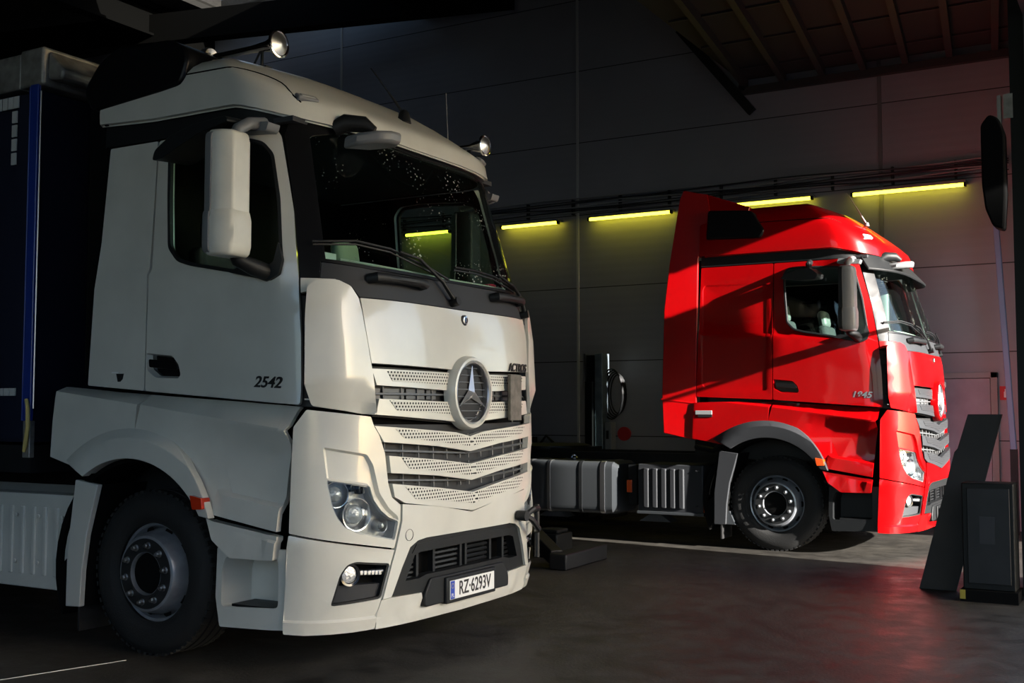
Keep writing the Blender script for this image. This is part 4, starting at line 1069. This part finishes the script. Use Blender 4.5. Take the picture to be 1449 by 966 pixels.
b = MB(); b.lathe([(.05, -.06), (.035, .01), (.018, .03)], (.955, .12, 3.50), 'z', 16); b.tube([(.955, .12, 3.50), (.86, .06, 3.66), (.76, .0, 3.82)], [.010, .006, .004], 8); b.build('aerial', M['black'], tw)
b = MB(); b.tube([(.92, .72, 3.42), (.90, .72, 3.80)], .004, 6); b.build('aerial', M['midgrey'], tw)
# red truck aerial
b = MB(); b.tube([(.86, -.55, 3.50), (.78, -.6, 3.66), (.68, -.66, 3.84)], [.012, .006, .004], 6); b.lathe([(.03, -.02), (.02, .02)], (.86, -.55, 3.50), 'z', 12); b.build('aerial', M['midgrey'], tr)

# ------------------------------------------------------------------ things on the dashboard (white truck)
def world_w(p): return Vector(p)+Vector((WX, WY, 0))
def thing(o, label, cat, group=None): return tag(o, label, cat, group)
b = MB(); b.box((1.16, -1.00, 2.345), (1.17, -.86, 2.41)); b.v = [tuple(world_w(v)) for v in b.v]; o = b.build('sticker_card', M['paper']); thing(o, 'small white and green permit card at the lower left corner of the windscreen', 'card')
b = MB(); b.lathe([(.03, 0), (.03, .004)], world_w((1.172, -1.01, 2.375)), 'x', 20); b.build('green_mark', M['papergreen'], o)
b = MB(); b.box((1.10, -.96, 2.300), (1.26, -.55, 2.306)); b.v = [tuple(world_w(v)) for v in b.v]; o = b.build('paper_sheet', M['paper']); thing(o, 'pale sheets of paper lying on the dashboard below the permit card', 'paper')
b = MB(); b.box((1.02, .25, 2.300), (1.27, .80, 2.312)); b.v = [tuple(world_w(v)) for v in b.v]; o = b.build('blue_folder', M['paperblue']); thing(o, 'flat blue folder lying on the dashboard of the white lorry', 'folder')
b = MB(); b.lathe([(.06, 0), (.075, .05), (.05, .11), (.001, .12)], world_w((1.14, .93, 2.29)), 'z', 16); o = b.build('red_cap', M['redcloth']); thing(o, 'small bright red object at the right end of the dashboard', 'cap')

# ------------------------------------------------------------------ trailer behind the white truck
TX = WX-.97
t = empty('curtain_trailer', (TX, WY, 0)); tag(t, 'dark blue curtain-sided trailer coupled behind the white lorry, cut by the left edge', 'trailer')
LEN = 12.6
b = MB(); b.box((-LEN, -1.215, 1.28), (-.08, 1.215, 3.62)); b.build('load_body', M['curtain'], t)
b = MB(); b.box((-LEN, -1.25, 1.08), (-.06, 1.25, 1.26)); b.box((-LEN, -.5, .95), (-.4, .5, 1.10)); b.build('trailer_frame', M['steel_dark'], t)
def curtain(s):
    n = 120; vs = []; fs = []
    for i in range(n+1):
        x = -.14-(LEN-.3)*i/n; d = .008*math.sin(i*1.7)+.006*math.sin(i*.63)
        for z in (1.30, 2.0, 2.8, 3.60): vs.append((x, s*(1.235+d), z))
    for i in range(n):
        for j in range(3): a = i*4+j; fs.append((a, a+1, a+5, a+4))
    return mk('side_curtain', vs, fs, M['curtain'], t, recalc=False)
both(curtain)
for s in (-1, 1):
    b = MB(); b.box((-.125, s*1.262-.012, 1.42), (-.045, s*1.262+.012, 3.65)); b.tube([(-.135, s*1.265, 1.42), (-.135, s*1.265, 3.64)], .008, 6); o = b.build('corner_post', M['blue_post'], t, bevel=.006)
    b = MB(); b.tube([(-.030, s*1.262, 1.5), (-.030, s*1.262, 3.60)], .006, 6); b.build('post_edge', M['dullchrome'], o)
    b = MB(); b.box((-.12, s*1.25-.02, 1.18), (-.05, s*1.25+.02, 1.42)); b.build('post_foot', M['galv'], o, bevel=.005)
b = MB(); b.box((-LEN, -1.27, 3.64), (-.24, 1.27, 3.88)); b.build('roof_rail', M['galv'], t, bevel=.01)
b = MB(); b.box((-.24, -1.275, 3.64), (-.0, 1.275, 3.90)); b.prism([(-.0, 3.68), (.14, 3.66), (.16, 3.72), (.0, 3.88)], lambda a, c: Vector((a, -1.24, c)), lambda a, c: Vector((a, 1.24, c))); b.build('front_corner_cap', M['galv'], t, bevel=.02)
for k in range(5):
    b = MB(); b.box((-.26-.058*k-.052, -1.262, 3.52), (-.26-.058*k, -1.254, 3.60)); b.build('reflective_tape', M['tape'], t)
for k in range(4):
    b = MB(); b.box((-.275-.06+.01, -1.262, 3.42-.095*k), (-.275, -1.254, 3.50-.095*k)); b.build('reflective_tape', M['tape'], t)
for k in range(8):
    b = MB(); b.box((-.22-.062*k-.054, -1.262, 1.585), (-.22-.062*k, -1.254, 1.635)); b.build('reflective_tape', M['tape'], t)
b = MB(); b.tube([(-.07, -1.285, 1.56), (-.035, -1.30, 1.50), (-.03, -1.30, 1.38), (-.07, -1.285, 1.27), (-.09, -1.28, 1.22)], [.012, .014, .014, .014, .01], 8); b.build('yellow_strap', M['strap'], t)
for x in (-9.0, -10.3, -11.6):
    for s in (-1, 1): make_wheel(t, x, s*1.0, s, 'wheel', False)
b = MB()
for x in (-9.0, -10.3, -11.6): b.box((x-.06, -.95, .42), (x+.06, .95, .56)); b.box((x-.06, -.5, .5), (x+.06, -.4, 1.1)); b.box((x-.06, .4, .5), (x+.06, .5, 1.1))
for s in (-1, 1): b.box((-2.6, s*.7-.06, .35), (-2.45, s*.7+.06, 1.1)); b.box((-2.7, s*.7-.12, 0.0), (-2.35, s*.7+.12, .35))
b.build('axle_gear', M['steel_dark'], t)

# ------------------------------------------------------------------ building
def struct(mb, name, m, smooth=35, bevel=0.):
    o = mb.build(name, m, None, smooth, bevel); o['kind'] = 'structure'; return o
YB = 15.2; XL = -24.; XG = -.9; ZR = 8.6
struct(MB().box((XL-.3, -9.3, -.3), (XG+.3, YB+.3, 0)), 'floor', M['floor'])
struct(MB().box((XG+.3, -60, -.3), (90, 60, -.02)), 'trim_18', mat('yard_asphalt', (.05, .052, .055), .9))
struct(MB().box((XL-.3, YB, 0), (XG, YB+.3, ZR)), 'wall_back', M['wall'])
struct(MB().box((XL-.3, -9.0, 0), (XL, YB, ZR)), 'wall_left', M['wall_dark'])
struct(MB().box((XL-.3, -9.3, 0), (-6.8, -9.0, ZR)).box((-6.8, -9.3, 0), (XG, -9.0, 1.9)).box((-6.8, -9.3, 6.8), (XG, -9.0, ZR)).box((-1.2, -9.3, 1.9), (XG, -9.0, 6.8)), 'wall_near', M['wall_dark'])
o = MB().box((-6.8, -9.17, 1.9), (-1.2, -9.15, 6.8)).build('window_3', M['fill_pane']); o['kind'] = 'structure'  # unseen window added in the near wall to light the white lorry's side
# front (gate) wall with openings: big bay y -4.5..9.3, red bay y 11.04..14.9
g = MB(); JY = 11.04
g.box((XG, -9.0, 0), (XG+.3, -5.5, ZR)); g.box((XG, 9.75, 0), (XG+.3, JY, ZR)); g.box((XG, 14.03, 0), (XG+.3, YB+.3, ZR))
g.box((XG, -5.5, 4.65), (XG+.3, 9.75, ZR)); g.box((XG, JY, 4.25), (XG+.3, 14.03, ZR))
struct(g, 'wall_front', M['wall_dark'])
# roof with skylight gaps
r = MB(); zr = ZR
SK = [(-14.6, -11.0, 12.2, 14.75), (-22.5, -18.9, 12.4, 14.38)]
xs = sorted({XL-.3, XG+.3}|{v for k in SK for v in k[:2]}); ys = sorted({-9.3, YB+.3}|{v for k in SK for v in k[2:]})
for xa, xb in zip(xs, xs[1:]):
    run = None
    for ya, yb in zip(ys, ys[1:]):
        inside_ = any(k[0] <= (xa+xb)/2 <= k[1] and k[2] <= (ya+yb)/2 <= k[3] for k in SK)
        if not inside_: run = (run[0], yb) if run else (ya, yb)
        if (inside_ or yb == ys[-1]) and run: r.box((xa, run[0], zr), (xb, run[1], zr+.3)); run = None
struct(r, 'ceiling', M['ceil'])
for i, (a, c, y0, y1) in enumerate(SK):
    o = MB().box((a, y0, zr+.1), (c, y1, zr+.14)).build('window_%d' % (i+1), M['skylight_dim']); o['kind'] = 'structure'
# roof beams
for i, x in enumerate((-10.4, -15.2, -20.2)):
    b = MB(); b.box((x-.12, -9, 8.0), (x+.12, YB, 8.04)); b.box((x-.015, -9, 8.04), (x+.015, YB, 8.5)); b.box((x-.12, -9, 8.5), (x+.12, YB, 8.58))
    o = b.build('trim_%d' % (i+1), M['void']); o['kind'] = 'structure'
# long dark girder crossing above the white truck
b = MB(); 
def bar(b, p0, p1, w, h):
    p0, p1 = Vector(p0), Vector(p1); d = (p1-p0); L = d.length; mt = Matrix.Translation(p0) @ d.to_track_quat('X', 'Z').to_matrix().to_4x4()
    b.box((0, -w/2, -h/2), (L, w/2, h/2), mt)
bar(b, (-20, 12.9, 8.25), (-8.6, 14.9, 7.98), .25, .5)
o = b.build('trim_4', M['void']); o['kind'] = 'structure'
# low deck with purlins in the right part
b = MB()
DX0 = -5.2
b.box((-5.05, 8.5, 6.12), (XG, YB, 6.16))
o = b.build('trim_5', M['ceil']); o['kind'] = 'structure'
for i in range(7):
    x = -4.97+.54*i; y1 = 9.0 if i < 6 else 9.0
    b = MB(); x1 = x+.122*(15.15-y1)
    if x1 > XG-.1: y1 = 15.15-(XG-.1-x)/.122; x1 = XG-.1
    bar(b, (x, 15.15, 6.055), (x1, y1, 6.055), .08, .13)
    o = b.build('trim_%d' % (6+i), M['purlin']); o['kind'] = 'structure'
b = MB()
for k in range(5): y = 14.6-k*1.1; b.box((-5.0, y-.015, 6.095), (-1.0, y+.015, 6.119))
b.box((-5.05, 15.1, 5.90), (XG-.05, 15.19, 6.0))
o = b.build('trim_13', M['purlin']); o['kind'] = 'structure'
# dark diagonal brace at the deck edge
b = MB(); bar(b, (-5.9, 15.05, 6.95), (-4.85, 15.05, 5.62), .1, .12); bar(b, (-5.0, 15.05, 5.95), (-4.75, 15.05, 6.9), .07, .07)
o = b.build('trim_19', M['steel_dark']); o['kind'] = 'structure'
# vertical joint strips of the back wall
for i, (x, w, mm) in enumerate(((-7.62, .035, 'tape'), (-12.18, .03, 'tape'), (-3.16, .05, 'midgrey'))):
    b = MB(); b.box((x-w/2, YB-.02, 0), (x+w/2, YB+.01, ZR-.02)); o = b.build('trim_%d' % (14+i), M[mm]); o['kind'] = 'structure'
# cable tray with conduits running over the lamps
tray = empty('cable_tray', (-12, YB-.17, 4.44)); tag(tray, 'long bundle of dark conduits running along the back wall above the yellow lamps', 'cable tray')
for k in range(9):
    z = 4.425+.024*k; b = MB(); pts = []
    for i in range(41):
        x = -12+i*.26; pts.append((x+12, .09-.006*(k % 2), z-4.4+.012*math.sin(i*.45+k)+(.02*math.sin(i*.23+k*2)))); 
    b.tube(pts, .010, 6); b.build('conduit', M['grey'] if k % 2 else M['lightgrey'], tray)
b = MB()
for i in range(14): b.box((.4+i*.78, .105, -.005), (.43+i*.78, .165, .225))
b.build('tray_bracket', M['steel_dark'], tray)
# yellow fluorescent lamps
lamps = [(-10.72, -9.83, 4.35, 'seen through the cab windows', 0), (-8.89, -7.87, 4.33, 'beside the windscreen pillar', 0), (-7.38, -6.04, 4.33, 'left of the red lorry', 0),
         (-5.30, -4.02, 4.34, 'above the red lorry roof', 0), (-3.52, -2.09, 4.33, 'furthest right', 0)]
for x0, x1, z, lab, _ in lamps:
    e = empty('strip_lamp', ((x0+x1)/2, YB-.17, z)); L = (x1-x0)/2
    tag(e, 'yellow strip lamp on the back wall, the one '+lab, 'lamp', 'strip lamps along the back wall')
    b = MB(); b.box((-L, -.01, .015), (L, .17, .055)); b.build('lamp_housing', M['fixture'], e, bevel=.006)
    b = MB(); b.tube([(-L+.03, .02, -.008), (L-.03, .02, -.008)], .022, 12); b.build('lamp_tube', M['fluor'], e)
    b = MB(); b.box((-L, -.01, -.03), (-L+.03, .05, .02)); b.box((L-.03, -.01, -.03), (L, .05, .02)); b.build('lamp_socket', M['black'], e)
# personnel door in the back wall
b = MB(); b.box((-2.80, YB-.05, 0), (-2.72, YB+.02, 1.96)); b.box((-1.88, YB-.05, 0), (-1.80, YB+.02, 1.96)); b.box((-2.80, YB-.05, 1.89), (-1.80, YB+.02, 1.96))
dr = empty('door_1', (0, 0, 0)); dr['kind'] = 'structure'
b.build('door_frame', M['lightgrey'], dr, bevel=.004)
b = MB(); b.box((-2.715, YB-.03, .012), (-1.885, YB+.0, 1.885)); leaf = b.build('door_leaf', M['doorpaint'], dr, bevel=.006)
b = MB(); b.box((-1.98, YB-.04, .95), (-1.93, YB-.03, 1.13)); b.tube([(-1.955, YB-.04, 1.05), (-1.955, YB-.09, 1.05), (-2.07, YB-.09, 1.05)], .009, 8); b.build('door_handle', M['dullchrome'], leaf)
# fire sign
b = MB(); b.box((-.065, -.012, -.085), (.065, 0, .085)); fs = b.build('fire_sign', M['signred']); fs.location = (-1.715, YB, 1.70); tag(fs, 'small red fire equipment sign on the wall right of the door', 'sign')
b = MB(); b.prism(rnd([(-.018, -.055), (.018, -.055), (.018, .02), (-.018, .02)], .01), lambda a, c: Vector((a, -.016, c)), lambda a, c: Vector((a, -.011, c))); b.box((-.008, -.016, .02), (.008, -.011, .045)); b.box((-.008, -.016, .04), (.03, -.011, .05)); b.build('extinguisher_symbol', M['plate'], fs)
# gate rail at the far right, bluish sky light painted into its colour
b = MB(); bar(b, (0, 0, 0), (-.15, 0, 3.1), .07, .07); b.v = [tuple(v) for v in b.v]
rail = b.build('gate_rail', mat('sky_tinted_rail', (.20, .29, .44), .4), bevel=.01); rail.location = (-1.60, 14.85, 1.0); tag(rail, 'vertical gate rail with bluish sky light in its colour, leaning at the far right of the back wall', 'gate rail')
b = MB(); bar(b, (.0, 0, -1.0), (0, 0, .02), .08, .08); b.build('rail_foot', M['steel_dark'], rail)
# dark steel column at the right edge
col = empty('steel_column', (-.90, 10.0, 0)); tag(col, 'black steel gate column at the right edge of the picture', 'column')
b = MB(); b.box((-.12, -.16, 0), (.10, -.14, 7)); b.box((-.12, .14, 0), (.10, .16, 7)); b.box((-.012, -.14, 0), (.012, .14, 7)); b.build('column_shaft', M['cabinet'], col)
b = MB(); b.box((-.14, -.2, 0), (.14, .2, .03)); b.build('column_base', M['steel_dark'], col)
b = MB(); b.box((-.17, -.17, 3.85), (-.10, -.10, 4.05)); b.box((-.22, -.15, 3.75), (-.19, -.09, 4.05)); b.build('pipe_stub', M['galv'], col)
# rounded black bumper pad hanging on the column
b = MB(); b.prism(rnd([(-.235, 3.78), (-.235, 3.30), (-.215, 3.10), (-.16, 2.95), (-.08, 2.92), (-.06, 3.2), (-.06, 3.70), (-.10, 3.82), (-.17, 3.86)], .03), lambda a, c: Vector((a, -.35, c)), lambda a, c: Vector((a, -.17, c)))
pad = b.build('hanging_pad', M['void'], bevel=.03, seg=3); pad.location = (-.99, 10.0, 0); tag(pad, 'rounded black pad hanging high on the column at the right', 'pad')
# box of the gate drive on the jamb (shades part of the red lorry) and a bar under it
gd = empty('gate_drive', (XG+.05, JY, 3.27)); tag(gd, 'box of the gate drive fixed to the jamb of the red lorry bay', 'gate drive')
MB().box((-.10, .005, -.40), (.10, .35, .41)).build('drive_box', M['cabinet'], gd, bevel=.01)
MB().box((-.02, .005, -.50), (.02, 1.1, -.46)).build('drive_arm', M['steel_dark'], gd)
# leaning board, cabinet
b = MB()
q0 = [(-1.835, 0.), (-1.545, 0.), (-1.17, 1.455), (-1.435, 1.455), (-1.52, 1.17), (-1.545, 1.14)]
b.prism(q0, lambda a, c: Vector((a, 10.02+.10*c/1.45, c)), lambda a, c: Vector((a, 10.06+.10*c/1.45, c)))
bd = b.build('leaning_board', M['board'], bevel=.003); bd.location = (0, -.02, 0); tag(bd, 'long dark board leaning to the right against the black cabinet', 'board')
cb = empty('floor_cabinet', (-1.2, 9.85, 0)); tag(cb, 'black box cabinet standing on the floor beside the steel column', 'cabinet')
b = MB(); b.box((-.22, -.30, .09), (.16, -.02, .92)); b.build('cabinet_body', M['cabinet'], cb, bevel=.01)
b = MB(); b.box((-.18, -.312, .14), (.13, -.302, .88)); dd = b.build('cabinet_door', M['steel_dark'], cb, bevel=.004)
b = MB(); b.box((-.09, -.318, .45), (.02, -.312, .66)); b.build('cabinet_sticker', M['grey'], dd)
b = MB(); b.box((-.24, -.34, 0), (.18, .0, .09)); b.build('cabinet_plinth', M['void'], cb)
b = MB(); b.box((-.24, -.345, .02), (-.20, -.341, .09)); b.build('yellow_mark', M['yellow'], cb)

# ------------------------------------------------------------------ mobile column lift behind the red truck
lc = empty('column_lift', (-7.05, 14.75, 0)); tag(lc, 'tall steel lift column by the wall with a coiled cable on its right side', 'vehicle lift')
b = MB(); b.box((-.02, -.14, .03), (.10, .10, 2.30)); b.build('lift_mast', M['steelblue'], lc, bevel=.006)
b = MB(); b.box((-.20, -.10, .03), (-.02, .12, 2.28)); b.build('mast_cover', M['cabinet'], lc, bevel=.01)
b = MB(); b.box((-.20, -.125, 1.9), (-.17, -.10, 2.3)); b.box((-.055, -.16, .8), (-.04, -.14, 1.9)); b.build('mast_edge', M['dullchrome'], lc)
b = MB(); b.box((.12, -.10, .80), (.22, .06, 1.32)); bx = b.build('control_box', M['lightgrey'], lc, bevel=.01)
b = MB(); b.box((.14, -.106, 1.08), (.18, -.10, 1.20)); b.build('control_panel', M['ink'], bx)
b = MB(); b.box((-.35, -.7, 0), (.35, .15, .05)); b.box((-.3, -1.0, .05), (-.18, -.1, .16)); b.box((.18, -1.0, .05), (.3, -.1, .16)); b.build('lift_base', M['steel_dark'], lc)
for k in range(5):
    cbl = MB(); pts = []
    for i in range(25):
        a = 2*math.pi*i/24; pts.append((.17+.02*k+(.17-.012*k)*math.cos(a), .02+.015*k, 1.72+(.36-.02*k)*math.sin(a)))
    cbl.tube(pts, .011, 6, False); cbl.build('cable_loop', M['black'], lc)
b = MB(); b.lathe([(.10, 0), (.10, .04), (.03, .05)], (.30, .15, 1.15), 'y', 20); b.build('red_knob', M['signred'], lc)
# low dark machine beside it
mc = empty('tool_trolley', (-8.1, 14.5, 0)); tag(mc, 'dark low tool trolley standing by the wall left of the lift column', 'trolley')
MB().box((-.55, -.25, .15), (.45, .25, .95)).build('trolley_body', M['cabinet'], mc, bevel=.02)
MB().box((-.6, -.3, .95), (.5, .3, 1.0)).build('trolley_top', M['steel_dark'], mc, bevel=.01)
b = MB(); b.box((-.3, -.15, 1.0), (.1, .1, 1.1)); b.tube([(.2, 0, 1.0), (.3, 0, 1.12), (.42, 0, 1.02)], .02, 8); b.build('trolley_tools', M['black'], mc)
b = MB()
for x in (-.5, .4):
    for y in (-.2, .2): b.lathe([(.07, -.02), (.07, .02)], (x, y, .07), 'y', 16)
b.build('trolley_castor', M['rubber'], mc)
# lift fork foot in front, beyond the white truck
lf = empty('lift_fork', (-5.0, 9.9, 0)); tag(lf, 'black steel wheel lift fork lying on the floor just right of the white lorry bumper', 'lift fork')
b = MB(); bar(b, (-.95, .25, .52), (-.02, -.38, .11), .13, .13); b.build('fork_arm', M['steel_dark'], lf, bevel=.01)
b = MB(); bar(b, (.05, -.48, .075), (.02, .48, .075), .18, .15); b.build('fork_foot', M['steel_dark'], lf, bevel=.015)
b = MB(); b.box((-.62, .25, .0), (-.34, .60, .24)); b.box((-.60, .3, .24), (-.36, .55, .28)); b.build('fork_block', M['cabinet'], lf, bevel=.015)
# blue air hose
b = MB(); pts = []
for i in range(25):
    tt = i/24; a = math.pi*tt; pts.append((-6.28+.12*math.sin(a)+.02*tt, 9.9, 1.18-.62*tt))
b.tube(pts, .014, 8); b.tube([(-6.28, 9.9, 1.18), (-6.5, 9.9, 1.5), (-6.8, 9.9, 1.6)], .014, 8); b.tube([(-6.26, 9.9, .56), (-6.35, 9.9, .3), (-6.4, 9.9, .012), (-6.9, 9.9, .012)], .014, 8)
o = b.build('air_hose', M['blue_hose']); tag(o, 'thin blue air hose hanging in a loop beside the white lorry front', 'hose')
# floor joint
b = MB(); bar(b, (-5.9, 3.2, .0015), (-5.42, 4.78, .0015), .007, .003); o = b.build('trim_17', M['tape']); o['kind'] = 'structure'

# unseen block added outside to keep direct sun off the white truck bay
nb = MB(); nb.box((25, -40, 0), (37, 5.3, 12.6)); o = nb.build('sun_blocker', M['blocker']); tag(o, 'plain unseen block added across the yard to keep the sun off', 'sun blocker')
cn = MB().box((XG+.31, -8, 4.8), (4.0, 10.0, 5.0)).box((3.8, -8, -.02), (4.0, -7.8, 4.8)).build('sky_blocker', M['blocker']); tag(cn, 'flat unseen slab added outside over the gates to cut high sky light', 'sky blocker')  # unseen slab added to hold high sky light off the floor

# ------------------------------------------------------------------ light
AZ, EL = R(8.0), R(16.6)
sun_dir = Vector((math.cos(AZ)*math.cos(EL), -math.sin(AZ)*math.cos(EL), math.sin(EL)))
sl_ = bpy.data.lights.new('sun', 'SUN'); sl_.energy = 28.0; sl_.angle = R(.6); sl_.color = (1., .95, .88)
so = bpy.data.objects.new('sun', sl_); COL.objects.link(so); so.rotation_euler = sun_dir.to_track_quat('Z', 'Y').to_euler(); so.location = (10, 0, 12)
w = bpy.data.worlds.new('sky'); SC.world = w; w.use_nodes = True; nt = w.node_tree
sky = nt.nodes.new('ShaderNodeTexSky'); sky.sky_type = 'NISHITA'; sky.sun_disc = False; sky.sun_elevation = R(22); sky.sun_rotation = math.pi/2+AZ; sky.air_density = 1.; sky.dust_density = 1.5
bg = nt.nodes['Background']; bg.inputs['Strength'].default_value = .62
nt.links.new(sky.outputs[0], bg.inputs['Color'])

# ------------------------------------------------------------------ camera
F = 1600.; pitch = math.atan(97/F); a = R(60)
fw = Vector((-math.cos(a)*math.cos(pitch), math.sin(a)*math.cos(pitch), math.sin(pitch)))
cam = bpy.data.cameras.new('camera'); co = bpy.data.objects.new('camera', cam); COL.objects.link(co)
cam.sensor_width = 36; cam.lens = F*36/1449; co.location = (0, 0, 1.49); co.rotation_euler = fw.to_track_quat('-Z', 'Y').to_euler()
cam.clip_end = 300
SC.camera = co
SC.view_settings.view_transform = 'Standard'; SC.view_settings.look = 'None'; SC.view_settings.gamma = 1; SC.view_settings.use_curve_mapping = False
SC.view_settings.exposure = 0.
